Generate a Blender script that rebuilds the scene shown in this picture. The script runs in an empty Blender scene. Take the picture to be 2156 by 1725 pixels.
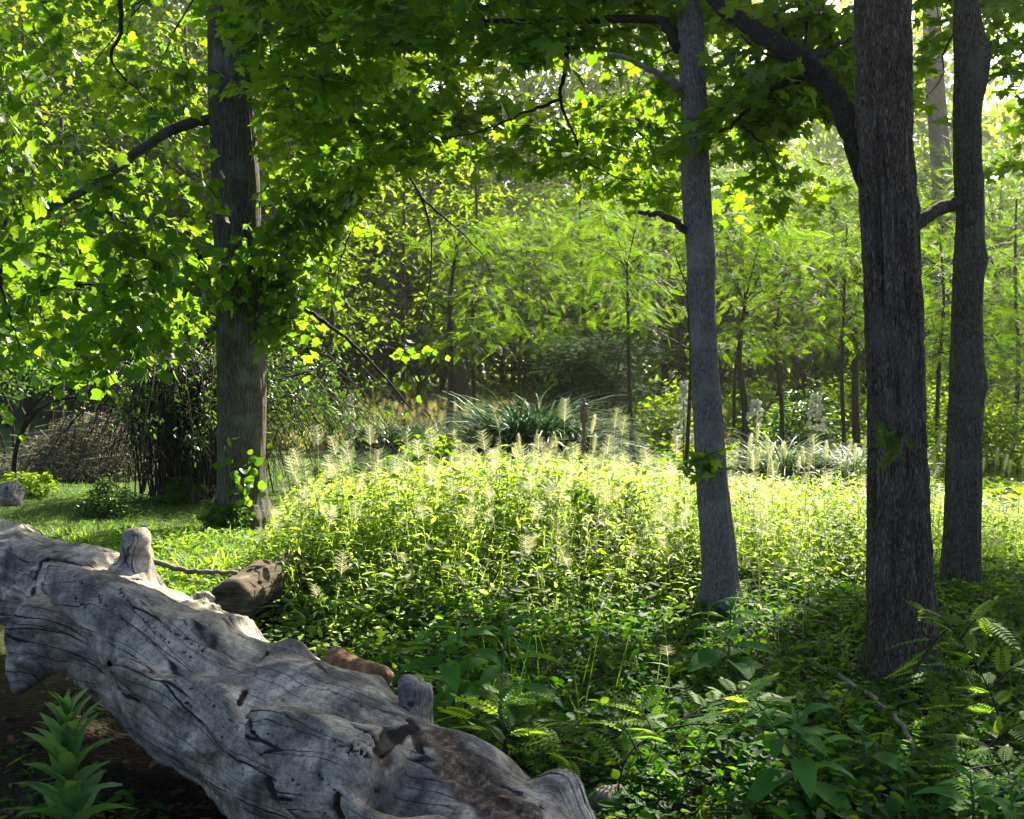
import bpy, math, random
import numpy as np
from mathutils import Vector
R = math.radians
random.seed(7)
rng = np.random.default_rng(7)
scn = bpy.context.scene
col = scn.collection

# ------------------------------------------------------------------ camera, sky, sun, exposure
F = 2300.0                       # focal length in pixels of a 2156 px wide view
PITCH = math.atan(62.5 / F)      # looking slightly down, horizon a little above the middle
CAMZ = 1.7
cam_d = bpy.data.cameras.new('camera')
cam = bpy.data.objects.new('camera', cam_d)
col.objects.link(cam)
cam_d.sensor_width = 36.0
cam_d.lens = 36.0 * F / 2156.0
cam.location = (0, 0, CAMZ)
cam.rotation_euler = (R(90) - PITCH, 0, 0)
cam_d.clip_start = 0.05
cam_d.clip_end = 1500
scn.camera = cam

SUN_EL, SUN_AZ = 38.0, 24.0      # behind the scene, to the right (azimuth from +Y towards +X)
world = bpy.data.worlds.new('World')
scn.world = world
world.use_nodes = True
wn = world.node_tree
for n in list(wn.nodes):
    wn.nodes.remove(n)
wo = wn.nodes.new('ShaderNodeOutputWorld')
wb = wn.nodes.new('ShaderNodeBackground')
ws = wn.nodes.new('ShaderNodeTexSky')
ws.sky_type = 'NISHITA'
ws.sun_disc = False
ws.sun_elevation = R(SUN_EL)
ws.sun_rotation = R(SUN_AZ)
ws.dust_density = 2.5
ws.air_density = 0.5
ws.ozone_density = 0.3
wb.inputs['Strength'].default_value = 0.08
wn.links.new(ws.outputs[0], wb.inputs[0])
wn.links.new(wb.outputs[0], wo.inputs[0])

sl = bpy.data.lights.new('sun', 'SUN')
so = bpy.data.objects.new('sun', sl)
col.objects.link(so)
sl.energy = 5.0
sl.angle = R(0.5)
sl.color = (1.0, 0.91, 0.71)
S = np.array([math.sin(R(SUN_AZ)) * math.cos(R(SUN_EL)), math.cos(R(SUN_AZ)) * math.cos(R(SUN_EL)), math.sin(R(SUN_EL))])
so.rotation_euler = Vector(-S).to_track_quat('-Z', 'Y').to_euler()
so.location = tuple(S * 60)

scn.view_settings.view_transform = 'Standard'
scn.view_settings.look = 'None'
scn.view_settings.gamma = 1.0
scn.view_settings.exposure = 2.1
cy = scn.cycles
cy.max_bounces = 8
cy.diffuse_bounces = 4
cy.glossy_bounces = 2
cy.transmission_bounces = 4
cy.volume_bounces = 0
cy.transparent_max_bounces = 8
cy.sample_clamp_indirect = 6.0
cy.use_denoising = True
cy.caustics_reflective = False
cy.caustics_refractive = False

# ------------------------------------------------------------------ helpers
_cp, _sp = math.cos(PITCH), math.sin(PITCH)
def P(u, v, d):
    """point of the place seen at (u, v) of a 2156x1725 view, d metres ahead of the camera"""
    a = (u - 1078.0) / F
    b = -(v - 862.5) / F
    dy = _cp + b * _sp
    dz = -_sp + b * _cp
    return np.array([a / dy * d, d, CAMZ + dz / dy * d])

def ground_z(x, y):
    x = np.asarray(x, float); y = np.asarray(y, float)
    z = 0.05 * np.sin(x * 0.7 + 1.3) * np.cos(y * 0.45) + 0.03 * np.sin(x * 1.9 + y * 1.3)
    z = z + 0.028 * np.clip(y - 25, 0, 90)
    z = z + 0.10 * np.exp(-((x + 2.3) ** 2 / 1.2 + (y - 5.3) ** 2 / 1.5))
    z = z + 0.12 * np.exp(-((x - 0.6) ** 2 / 12 + (y - 9.5) ** 2 / 5))
    return z

def G(u, d):
    p = P(u, 862, d)
    return np.array([p[0], d, float(ground_z(p[0], d))])

def tag(o, label=None, cat=None, group=None, kind=None):
    if label: o['label'] = label
    if cat: o['category'] = cat
    if group: o['group'] = group
    if kind: o['kind'] = kind
    return o

def thing(name, label, cat, loc=(0, 0, 0), group=None):
    o = bpy.data.objects.new(name, None)
    o.empty_display_size = 0.2
    col.objects.link(o)
    o.location = tuple(float(c) for c in loc)
    return tag(o, label, cat, group)

class Geo:
    def __init__(s):
        s.v = []; s.l = []; s.n = []; s.r = []; s.c = 0
    def add(s, V, L, N, r=0.5):
        V = np.asarray(V, np.float32).reshape(-1, 3)
        s.v.append(V); s.l.append(np.asarray(L, np.int64).ravel() + s.c); s.n.append(np.asarray(N, np.int64).ravel())
        rr = np.asarray(r, np.float32)
        if rr.ndim == 0: rr = np.full(len(V), float(rr), np.float32)
        s.r.append(rr); s.c += len(V)
    def scatter(s, tpl, pos, X, Y, Z, scale, rnd=None):
        TV, TL, TN = tpl
        pos = np.asarray(pos); N = len(pos)
        if N == 0: return
        sc = np.broadcast_to(np.asarray(scale, float), (N,))
        n = len(TV)
        V = pos[:, None, :] + sc[:, None, None] * (TV[None, :, 0:1] * X[:, None, :] + TV[None, :, 1:2] * Y[:, None, :] + TV[None, :, 2:3] * Z[:, None, :])
        L = (TL[None, :] + (np.arange(N) * n)[:, None])
        if rnd is None: rnd = rng.random(N)
        s.add(V, L, np.tile(TN, N), np.repeat(rnd, n))
    def tube(s, pts, rad, seg=6, cap=True, rnd=0.5):
        pts = np.asarray(pts, float); m = len(pts)
        rad = np.broadcast_to(np.asarray(rad, float), (m,))
        T = np.gradient(pts, axis=0)
        T /= np.linalg.norm(T, axis=1)[:, None] + 1e-9
        ref = np.array([0.31, 0.17, 0.93]) if abs(T[0][2]) < 0.8 else np.array([0.9, 0.3, 0.1])
        A = np.cross(T, ref); A /= np.linalg.norm(A, axis=1)[:, None] + 1e-9
        B = np.cross(T, A)
        th = np.arange(seg) * 2 * np.pi / seg
        V = pts[:, None, :] + rad[:, None, None] * (np.cos(th)[None, :, None] * A[:, None, :] + np.sin(th)[None, :, None] * B[:, None, :])
        i = np.arange(m - 1)[:, None] * seg; j = np.arange(seg)[None, :]; k = (j + 1) % seg
        q = np.stack([i + j, i + k, i + seg + k, i + seg + j], -1).reshape(-1)
        L = list(q); Nn = [4] * ((m - 1) * seg)
        if cap:
            L += list(range(seg))[::-1]; Nn.append(seg)
            L += list(range((m - 1) * seg, m * seg)); Nn.append(seg)
        s.add(V, L, Nn, rnd)
    def build(s, name, mat, parent=None, smooth=False, loc=None):
        me = bpy.data.meshes.new(name)
        if s.v:
            V = np.concatenate(s.v); L = np.concatenate(s.l); N = np.concatenate(s.n); rr = np.concatenate(s.r)
            off = np.zeros(3)
            if parent is not None:
                q = parent; 
                while q is not None:
                    off = off + np.array(q.location); q = q.parent
            elif parent is None and loc is not None:
                off = np.asarray(loc, float)
            V = V - off.astype(np.float32)
            me.vertices.add(len(V)); me.vertices.foreach_set('co', V.ravel())
            me.loops.add(len(L)); me.loops.foreach_set('vertex_index', L.astype(np.int32))
            me.polygons.add(len(N))
            st = np.zeros(len(N), np.int32); st[1:] = np.cumsum(N)[:-1]
            me.polygons.foreach_set('loop_start', st)
            me.polygons.foreach_set('loop_total', N.astype(np.int32))
            if smooth:
                me.polygons.foreach_set('use_smooth', np.ones(len(N), bool))
            a = me.attributes.new('rnd', 'FLOAT', 'POINT'); a.data.foreach_set('value', rr)
            me.update(calc_edges=True)
        me.materials.append(mat)
        o = bpy.data.objects.new(name, me)
        col.objects.link(o)
        if parent is not None: o.parent = parent
        if parent is None and loc is not None: o.location = tuple(float(c) for c in loc)
        return o

def unit(a):
    return a / (np.linalg.norm(a, axis=-1, keepdims=True) + 1e-9)
def frames(Y, nrm):
    Y = unit(np.asarray(Y, float)); Z = nrm - (nrm * Y).sum(1)[:, None] * Y
    Z = unit(Z); X = np.cross(Y, Z)
    return X, Y, Z
def rvec(n, s=1.0):
    return rng.normal(size=(n, 3)) * s
def bez(pts, n):
    """smooth path through points (Catmull-Rom)"""
    p = [np.asarray(q, float) for q in pts]
    p = [2 * p[0] - p[1]] + p + [2 * p[-1] - p[-2]]
    out = []
    segs = len(p) - 3
    for t in np.linspace(0, segs - 1e-6, n):
        i = int(t); f = t - i
        a, b, c, d = p[i], p[i + 1], p[i + 2], p[i + 3]
        out.append(0.5 * ((2 * b) + (c - a) * f + (2 * a - 5 * b + 4 * c - d) * f * f + (3 * b - a - 3 * c + d) * f ** 3))
    return np.array(out)

def _hash(ix, iy, seed):
    h = (ix.astype(np.int64) * 374761393 + iy.astype(np.int64) * 668265263 + seed * 1442695041) & 0x7fffffff
    h = ((h ^ (h >> 13)) * 1274126177) & 0x7fffffff
    h = (h ^ (h >> 16)) & 0xffff
    return h / 65535.0
def vnoise(x, y, seed=0, px=None):
    ix = np.floor(x).astype(np.int64); iy = np.floor(y).astype(np.int64)
    fx = x - ix; fy = y - iy
    fx = fx * fx * (3 - 2 * fx); fy = fy * fy * (3 - 2 * fy)
    w = (lambda q: q % px) if px else (lambda q: q)
    a = _hash(w(ix), iy, seed); b = _hash(w(ix + 1), iy, seed); c = _hash(w(ix), iy + 1, seed); d = _hash(w(ix + 1), iy + 1, seed)
    return (a * (1 - fx) + b * fx) * (1 - fy) + (c * (1 - fx) + d * fx) * fy
def noise3(p, sc, seed=0):
    x, y, z = (p * sc).T
    return (vnoise(x + z * 0.37, y + z * 0.71, seed) + vnoise(y - x * 0.3 + 17, z + x * 0.2, seed + 5) + vnoise(z + 3 + y * .3, x - y * 0.2, seed + 9)) / 3

# ------------------------------------------------------------------ materials
def newmat(name):
    m = bpy.data.materials.new(name); m.use_nodes = True
    nt = m.node_tree
    for n in list(nt.nodes): nt.nodes.remove(n)
    return m, nt, nt.nodes.new('ShaderNodeOutputMaterial')
def N(nt, t, **kw):
    n = nt.nodes.new(t)
    for k, v in kw.items():
        if k in n.inputs: n.inputs[k].default_value = v
        else: setattr(n, k, v)
    return n
def ramp(nt, stops):
    r = nt.nodes.new('ShaderNodeValToRGB')
    e = r.color_ramp.elements
    while len(e) < len(stops): e.new(0.5)
    for q, (p, c) in zip(e, stops):
        q.position = p; q.color = (*c, 1) if len(c) == 3 else c
    return r

def leafmat(name, c0, c1, t0, t1, tf=0.5, rough=0.42, var=0.5, nscale=1.2, spec=0.28):
    """leaf: glossy green front plus yellow-green light coming through"""
    m, nt, out = newmat(name)
    at = N(nt, 'ShaderNodeAttribute', attribute_name='rnd')
    geo = N(nt, 'ShaderNodeNewGeometry')
    nz = N(nt, 'ShaderNodeTexNoise', Scale=nscale, Detail=2.0)
    nt.links.new(geo.outputs['Position'], nz.inputs['Vector'])
    ad = N(nt, 'ShaderNodeMath', operation='MULTIPLY_ADD')
    ad.inputs[1].default_value = var; ad.inputs[2].default_value = -var * 0.5
    nt.links.new(nz.outputs['Fac'], ad.inputs[0])
    a2 = N(nt, 'ShaderNodeMath', operation='ADD', use_clamp=True)
    nt.links.new(ad.outputs[0], a2.inputs[0]); nt.links.new(at.outputs['Fac'], a2.inputs[1])
    r1 = ramp(nt, [(0.0, c0), (1.0, c1)]); r2 = ramp(nt, [(0.0, t0), (1.0, t1)])
    nt.links.new(a2.outputs[0], r1.inputs[0]); nt.links.new(a2.outputs[0], r2.inputs[0])
    b = N(nt, 'ShaderNodeBsdfPrincipled', Roughness=rough)
    b.inputs['Specular IOR Level'].default_value = spec
    nt.links.new(r1.outputs[0], b.inputs['Base Color'])
    t = N(nt, 'ShaderNodeBsdfTranslucent')
    nt.links.new(r2.outputs[0], t.inputs['Color'])
    mx = N(nt, 'ShaderNodeMixShader'); mx.inputs[0].default_value = tf
    nt.links.new(b.outputs[0], mx.inputs[1]); nt.links.new(t.outputs[0], mx.inputs[2])
    nt.links.new(mx.outputs[0], out.inputs['Surface'])
    return m

def barkmat(name, dark, mid, pale, fx=26.0, stretch=0.12, bump=0.6, fine=120.0, lichen=None, moss=None):
    m, nt, out = newmat(name)
    tc = N(nt, 'ShaderNodeTexCoord')
    mp = N(nt, 'ShaderNodeMapping'); mp.inputs['Scale'].default_value = (1, 1, stretch)
    nt.links.new(tc.outputs['Object'], mp.inputs['Vector'])
    nw = N(nt, 'ShaderNodeTexNoise', Scale=fx * 0.5, Detail=3.0)
    nt.links.new(mp.outputs[0], nw.inputs['Vector'])
    mixv = N(nt, 'ShaderNodeMix', data_type='VECTOR'); mixv.inputs[0].default_value = 0.10
    nt.links.new(mp.outputs[0], mixv.inputs[4]); nt.links.new(nw.outputs['Color'], mixv.inputs[5])
    vo = N(nt, 'ShaderNodeTexVoronoi', feature='DISTANCE_TO_EDGE', Scale=fx)
    nt.links.new(mixv.outputs[1], vo.inputs['Vector'])
    n2 = N(nt, 'ShaderNodeTexNoise', Scale=fine, Detail=5.0, Roughness=0.7)
    nt.links.new(mp.outputs[0], n2.inputs['Vector'])
    n3 = N(nt, 'ShaderNodeTexNoise', Scale=3.0, Detail=4.0)
    nt.links.new(tc.outputs['Object'], n3.inputs['Vector'])
    r = ramp(nt, [(0.0, dark), (0.12, mid), (0.5, pale)])
    nt.links.new(vo.outputs['Distance'], r.inputs[0])
    r2 = ramp(nt, [(0.3, (0.35, 0.35, 0.35)), (0.7, (1.25, 1.25, 1.25))])
    nt.links.new(n2.outputs['Fac'], r2.inputs[0])
    mu = N(nt, 'ShaderNodeMix', data_type='RGBA', blend_type='MULTIPLY'); mu.inputs[0].default_value = 1.0
    nt.links.new(r.outputs[0], mu.inputs[6]); nt.links.new(r2.outputs[0], mu.inputs[7])
    cur = mu.outputs[2]
    if lichen:
        r3 = ramp(nt, [(0.52, (0, 0, 0)), (0.68, (1, 1, 1))])
        nt.links.new(n3.outputs['Fac'], r3.inputs[0])
        m2 = N(nt, 'ShaderNodeMix', data_type='RGBA'); m2.inputs[7].default_value = (*lichen, 1)
        ml = N(nt, 'ShaderNodeMath', operation='MULTIPLY'); ml.inputs[1].default_value = 0.55
        nt.links.new(r3.outputs[0], ml.inputs[0]); nt.links.new(ml.outputs[0], m2.inputs[0])
        nt.links.new(cur, m2.inputs[6]); cur = m2.outputs[2]
    b = N(nt, 'ShaderNodeBsdfPrincipled', Roughness=0.9)
    b.inputs['Specular IOR Level'].default_value = 0.2
    nt.links.new(cur, b.inputs['Base Color'])
    hs = N(nt, 'ShaderNodeMath', operation='MULTIPLY_ADD'); hs.inputs[1].default_value = 0.35
    sm = N(nt, 'ShaderNodeMapRange'); sm.inputs['From Max'].default_value = 0.25
    nt.links.new(vo.outputs['Distance'], sm.inputs[0])
    nt.links.new(n2.outputs['Fac'], hs.inputs[0]); nt.links.new(sm.outputs[0], hs.inputs[2])
    bp = N(nt, 'ShaderNodeBump', Strength=bump, Distance=0.012)
    nt.links.new(hs.outputs[0], bp.inputs['Height'])
    nt.links.new(bp.outputs[0], b.inputs['Normal'])
    nt.links.new(b.outputs[0], out.inputs['Surface'])
    return m

def plain(name, stops, scale=20.0, rough=0.85, bump=0.3, stretch=(1, 1, 1), spec=0.25):
    m, nt, out = newmat(name)
    tc = N(nt, 'ShaderNodeTexCoord')
    mp = N(nt, 'ShaderNodeMapping'); mp.inputs['Scale'].default_value = stretch
    nt.links.new(tc.outputs['Object'], mp.inputs['Vector'])
    n = N(nt, 'ShaderNodeTexNoise', Scale=scale, Detail=5.0, Roughness=0.65)
    nt.links.new(mp.outputs[0], n.inputs['Vector'])
    r = ramp(nt, stops); nt.links.new(n.outputs['Fac'], r.inputs[0])
    b = N(nt, 'ShaderNodeBsdfPrincipled', Roughness=rough)
    b.inputs['Specular IOR Level'].default_value = spec
    nt.links.new(r.outputs[0], b.inputs['Base Color'])
    if bump:
        bp = N(nt, 'ShaderNodeBump', Strength=bump, Distance=0.01)
        nt.links.new(n.outputs['Fac'], bp.inputs['Height']); nt.links.new(bp.outputs[0], b.inputs['Normal'])
    nt.links.new(b.outputs[0], out.inputs['Surface'])
    return m

M = {}
M['tulip'] = leafmat('tulip_leaf', (.024, .065, .009), (.048, .12, .014), (.17, .38, .008), (.37, .58, .014), .5, .38)
M['maple'] = leafmat('maple_leaf', (.022, .06, .010), (.042, .11, .013), (.19, .41, .008), (.42, .62, .014), .5, .42)
M['frond'] = leafmat('locust_frond', (.03, .10, .012), (.07, .17, .02), (.18, .42, .012), (.40, .60, .03), .5, .6, spec=.12)
M['locust'] = leafmat('locust_leaf', (.014, .045, .006), (.045, .10, .010), (.08, .22, .005), (.28, .45, .010), .46, .6, spec=.12)
M['broad'] = leafmat('broad_leaf', (.020, .05, .007), (.06, .115, .011), (.13, .31, .006), (.40, .56, .012), .5, .55, spec=.15)
M['far'] = leafmat('far_leaf', (.025, .06, .007), (.07, .125, .012), (.18, .37, .008), (.50, .63, .018), .5, .6, spec=.1, nscale=0.25)
M['juniper'] = leafmat('juniper_needle', (.008, .032, .012), (.018, .058, .020), (.02, .07, .010), (.04, .12, .015), .2, .7, spec=.15)
M['shrub'] = leafmat('shrub_leaf', (.014, .045, .014), (.035, .085, .025), (.08, .2, .02), (.18, .34, .03), .35, .4, spec=.3)
M['poke'] = leafmat('pokeweed_leaf', (.045, .16, .024), (.08, .24, .04), (.14, .36, .02), (.26, .50, .03), .38, .6, spec=.12, var=.3)
M['mullein'] = leafmat('mullein_leaf', (.08, .18, .055), (.15, .28, .09), (.20, .42, .04), (.32, .54, .06), .35, .85, var=.3, spec=.15)
M['cover'] = leafmat('ground_cover_leaf', (.010, .048, .008), (.036, .12, .014), (.06, .23, .008), (.26, .46, .015), .40, .6, spec=.12)
M['grass'] = leafmat('grass_blade', (.05, .14, .02), (.16, .25, .04), (.36, .60, .03), (.76, .90, .17), .60, .5)
M['lawn'] = leafmat('lawn_blade', (.07, .16, .018), (.15, .24, .03), (.22, .44, .015), (.42, .62, .03), .45, .6, nscale=.6)
M['dry'] = leafmat('dry_grass', (.14, .15, .05), (.26, .22, .09), (.34, .38, .08), (.60, .52, .20), .5, .6, nscale=.5)
M['seed'] = leafmat('grass_seed', (.36, .38, .22), (.54, .54, .36), (.50, .54, .26), (.76, .76, .48), .5, .6)
M['silver'] = leafmat('silver_grass', (.05, .11, .05), (.11, .19, .10), (.10, .20, .05), (.20, .32, .10), .35, .5, spec=.25)
M['darkgrass'] = leafmat('dark_grass', (.012, .065, .026), (.03, .115, .045), (.04, .14, .03), (.09, .2, .06), .3, .55, spec=.2)
M['petal'] = leafmat('yucca_petal', (.62, .62, .52), (.78, .76, .66), (.6, .6, .45), (.75, .72, .6), .35, .6, spec=.2)
M['stem'] = plain('green_stem', [(.3, (.03, .09, .02)), (.7, (.07, .15, .03))], 40, .6)
M['twig'] = plain('dark_twig', [(.3, (.010, .008, .006)), (.7, (.032, .027, .02))], 30, .9)
M['drystick'] = plain('dry_stick', [(.3, (.10, .085, .065)), (.7, (.32, .28, .22))], 25, .9, .5)
M['litter'] = leafmat('dead_leaf', (.05, .03, .016), (.16, .10, .05), (.10, .05, .02), (.22, .12, .04), .25, .8)
M['bark_tulip'] = barkmat('bark_tulip', (.05, .044, .034), (.13, .115, .088), (.20, .182, .145), 42, .09, .7, 160, (.20, .21, .18))
M['bark_maple'] = barkmat('bark_maple', (.10, .088, .074), (.215, .198, .170), (.275, .255, .222), 60, .30, .45, 90, (.27, .265, .24))
M['bark_oak'] = barkmat('bark_oak', (.050, .037, .026), (.165, .13, .095), (.25, .205, .157), 58, .20, .9, 150, (.15, .145, .13))
M['bark_side'] = barkmat('bark_side', (.045, .039, .028), (.13, .115, .085), (.20, .177, .135), 56, .22, .7, 120, (.14, .15, .12))
M['bark_sap'] = barkmat('bark_sapling', (.03, .024, .018), (.10, .078, .055), (.17, .13, .09), 60, .2, .5, 150)

# ------------------------------------------------------------------ leaf shapes (x across, y along, z up), as (verts, loops, sizes)
def tpl(verts, faces):
    return (np.array(verts, float), np.concatenate([np.array(f) for f in faces]), np.array([len(f) for f in faces]))
def folded(half, fold=0.12, bend=0.12):
    """half outline from base to tip on +x side; mirrored; midrib along y"""
    h = [np.array(p, float) for p in half]
    b, t = h[0], h[-1]
    inner = h[1:-1]
    V = [(0, b[1], 0)] + [(p[0], p[1], fold * abs(p[0]) - bend * p[1] ** 2) for p in inner] + [(0, t[1], -bend * t[1] ** 2)]
    nr = len(V)
    V += [(-p[0], p[1], fold * abs(p[0]) - bend * p[1] ** 2) for p in inner]
    f1 = list(range(0, nr))
    f2 = [0, nr - 1] + list(range(nr + len(inner) - 1, nr - 1, -1))
    return tpl(V, [f1, f2])
T_TULIP = folded([(0, 0), (.22, -.03), (.46, .12), (.52, .33), (.36, .5), (.44, .88), (.22, .84), (0, .76)], .18, .10)
T_MAPLE = folded([(0, 0), (.14, -.10), (.30, -.16), (.28, .02), (.50, .02), (.62, .18), (.46, .26), (.62, .46), (.70, .62), (.46, .58), (.26, .46), (.24, .72), (.30, .80), (.14, .84), (0, 1.08)], .12, .14)
T_OVAL = folded([(0, 0), (.16, .2), (.22, .45), (.15, .78), (0, 1)], .25, .15)
T_ROUND = folded([(0, 0), (.34, .05), (.46, .36), (.3, .72), (0, .9)], .2, .12)
T_LANCE = folded([(0, 0), (.09, .25), (.08, .6), (0, 1)], .3, .35)
T_DIAM = tpl([(0, 0, 0), (.32, .45, .06), (0, 1, -.08), (-.32, .45, .06)], [(0, 1, 2, 3)])
def strip(n, w, curl, fold=0.0, pw=1.0, wav=0.0):
    """leaf or blade strip bending down: n segments, width profile w(t)"""
    V = []; F_ = []
    for i in range(n + 1):
        t = i / n
        ang = curl * t ** pw
        y = math.sin(ang) / max(curl, .01) if curl > .01 else t
        z = -(1 - math.cos(ang)) / max(curl, .01) if curl > .01 else 0
        ww = w(t); e = wav * math.sin(t * 14)
        V += [(-ww, y, z + fold * ww + e), (0, y, z), (ww, y, z + fold * ww - e)]
    for i in range(n):
        a = 3 * i
        F_ += [(a, a + 1, a + 4, a + 3), (a + 1, a + 2, a + 5, a + 4)]
    return tpl(V, F_)
T_BIG = strip(8, lambda t: .19 * math.sin(math.pi * min(1, t * .93 + .07)) ** .75 if t < 1 else 0.0, .9, .35, 1.2, .013)
T_BIG2 = strip(8, lambda t: .24 * math.sin(math.pi * min(1, t * .9 + .1)) ** .8 if t < 1 else 0.0, .6, .3, 1.0, .014)
T_MULL = strip(9, lambda t: .13 * math.sin(math.pi * (t * .86 + .05)) ** .6 if t < 1 else .02, .75, .45, 1.8, .014)
def blade(n, w, curl):
    V = []; F_ = []
    for i in range(n + 1):
        t = i / n; ang = curl * t
        y = math.sin(ang) / curl; z = -(1 - math.cos(ang)) / curl
        ww = w * (1 - t ** 2.2) * (.55 + .45 * min(1, t * 4)) if i < n else 0
        V += [(-ww, y, z + .3 * ww), (ww, y, z + .3 * ww)] if i < n else [(0, y, z)]
    for i in range(n - 1):
        a = 2 * i; F_.append((a, a + 1, a + 3, a + 2))
    F_.append((2 * n - 2, 2 * n - 1, 2 * n))
    return tpl(V, F_)
T_BLADE = blade(3, .035, .9)
T_BLADE2 = blade(5, .016, 1.5)
T_LAWN = blade(2, .05, .8)
T_GLEAF = blade(4, .042, 1.6)
def pinnate(pairs, lw, ll, droop=.25, terminal=True):
    V = []; F_ = []
    for i in range(pairs):
        y = .16 + .80 * i / pairs; z0 = -droop * y * y
        sz = ll * (1 - .35 * abs(2 * i / pairs - .8))
        for sg in (-1, 1):
            a = len(V)
            V += [(0, y, z0), (sg * sz * .5, y + .02 - lw * .8, z0 - .015), (sg * sz, y + .05, z0 - .04), (sg * sz * .5, y + .02 + lw * .8, z0 - .015)]
            F_.append((a, a + 1, a + 2, a + 3) if sg > 0 else (a + 3, a + 2, a + 1, a))
    if terminal:
        a = len(V); z0 = -droop * .92
        V += [(0, .94, z0), (lw, 1.03, z0 - .02), (0, 1.0 + ll * .6, z0 - .05), (-lw, 1.03, z0 - .02)]; F_.append((a, a + 1, a + 2, a + 3))
    a = len(V)
    V += [(-.008, 0, 0), (.008, 0, 0), (.005, .5, -droop * .25), (-.005, .5, -droop * .25), (.003, .96, -droop * .92), (-.003, .96, -droop * .92)]
    F_ += [(a, a + 1, a + 2, a + 3), (a + 3, a + 2, a + 4, a + 5)]
    return tpl(V, F_)
T_PINN = pinnate(7, .055, .22)
T_PINN_NEAR = pinnate(9, .052, .22, .3)

# ------------------------------------------------------------------ places the sun reaches through gaps in the canopy
LIT = []    # (centre, radius, share of leaves missing from the way of the light)
def lit(c, r, p=0.95): LIT.append((np.asarray(c, float), r, p))
for gx in np.arange(-2.4, 3.0, .8):
    for gy in (8.6, 9.8, 11.0, 12.2):
        lit((gx + rng.uniform(-.2, .2), gy, .75), .95, .985 if gx < 1.6 else .9)
for gx in np.arange(3.4, 6.5, .9):
    for gy in (9.5, 11.2): lit((gx, gy, .6), .7, .5)
for q in [(737, 870, 22, .7), (797, 895, 22, .5), (1440, 870, 17.5, .7), (1592, 865, 18, .5), (1718, 865, 17.6, .6)]:
    lit(P(*q[:3]), q[3], .95)
for bu, bd in [(1400, 27), (1580, 29), (1960, 27), (1790, 28), (1050, 33), (760, 31), (1300, 30), (1480, 33), (1690, 31), (2060, 28)]:
    lit(G(bu, bd) + np.array([0, 0, 1.0]), 1.5, .9)
for gx in (-6, -3.5, -1, 1.5, 4, 7): 
    for gy in (30, 36, 43): lit((gx * gy / 36, gy, 1.2), 2.4, .9)
def keep(p, margin=0.5):
    """leaves that stay: those not in front of a sunlit place"""
    m = np.ones(len(p), bool)
    for c, r, pr in LIT:
        w = p - c; t = w @ S
        d2 = (w * w).sum(1) - t * t
        hit = (t > margin) & (d2 < r * r)
        if hit.any():
            m &= ~(hit & (rng.random(len(p)) < pr))
    return m

# ------------------------------------------------------------------ ground
def ground_material():
    m, nt, out = newmat('woodland_ground')
    geo = N(nt, 'ShaderNodeNewGeometry')
    n1 = N(nt, 'ShaderNodeTexNoise', Scale=14.0, Detail=6.0, Roughness=.7)
    n2 = N(nt, 'ShaderNodeTexNoise', Scale=1.1, Detail=4.0)
    v1 = N(nt, 'ShaderNodeTexVoronoi', Scale=38.0)
    for n in (n1, n2, v1): nt.links.new(geo.outputs['Position'], n.inputs['Vector'])
    soil = ramp(nt, [(.25, (.006, .004, .003)), (.5, (.020, .013, .008)), (.75, (.055, .038, .023))])
    nt.links.new(n1.outputs['Fac'], soil.inputs[0])
    gr = ramp(nt, [(.3, (.03, .07, .012)), (.7, (.075, .13, .025))])
    nt.links.new(n1.outputs['Fac'], gr.inputs[0])
    sx = N(nt, 'ShaderNodeSeparateXYZ'); nt.links.new(geo.outputs['Position'], sx.inputs[0])
    mr = N(nt, 'ShaderNodeMapRange'); mr.inputs['From Min'].default_value = 6.5; mr.inputs['From Max'].default_value = 9.0
    nt.links.new(sx.outputs['Y'], mr.inputs[0])
    ad = N(nt, 'ShaderNodeMath', operation='MULTIPLY_ADD', use_clamp=True); ad.inputs[1].default_value = 1.2; ad.inputs[2].default_value = -.5
    nt.links.new(n2.outputs['Fac'], ad.inputs[0])
    a2 = N(nt, 'ShaderNodeMath', operation='ADD', use_clamp=True)
    nt.links.new(ad.outputs[0], a2.inputs[0]); nt.links.new(mr.outputs[0], a2.inputs[1])
    mx = N(nt, 'ShaderNodeMix', data_type='RGBA')
    nt.links.new(a2.outputs[0], mx.inputs[0]); nt.links.new(soil.outputs[0], mx.inputs[6]); nt.links.new(gr.outputs[0], mx.inputs[7])
    b = N(nt, 'ShaderNodeBsdfPrincipled', Roughness=.95); b.inputs['Specular IOR Level'].default_value = .1
    nt.links.new(mx.outputs[2], b.inputs['Base Color'])
    bp = N(nt, 'ShaderNodeBump', Strength=.8, Distance=.03)
    nt.links.new(v1.outputs['Distance'], bp.inputs['Height']); nt.links.new(bp.outputs[0], b.inputs['Normal'])
    nt.links.new(b.outputs[0], out.inputs['Surface'])
    return m
def make_ground():
    xs = np.concatenate([np.linspace(-400, -14, 30), np.linspace(-13.8, 13.8, 150), np.linspace(14, 400, 30)])
    ys = np.concatenate([np.linspace(-60, -.5, 12), np.linspace(0, 26, 140), np.linspace(26.5, 90, 50), np.linspace(100, 600, 20)])
    X, Y = np.meshgrid(xs, ys, indexing='ij')
    Z = ground_z(X, Y) + .025 * (vnoise(X * 4, Y * 4, 3) - .5)
    V = np.stack([X, Y, Z], -1).reshape(-1, 3)
    nx, ny = X.shape
    i = np.arange(nx - 1)[:, None] * ny + np.arange(ny - 1)[None, :]
    q = np.stack([i, i + ny, i + ny + 1, i + 1], -1).reshape(-1)
    g = Geo(); g.add(V, q, np.full(len(q) // 4, 4))
    tag(g.build('ground', ground_material(), smooth=True), kind='structure')
make_ground()

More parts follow.
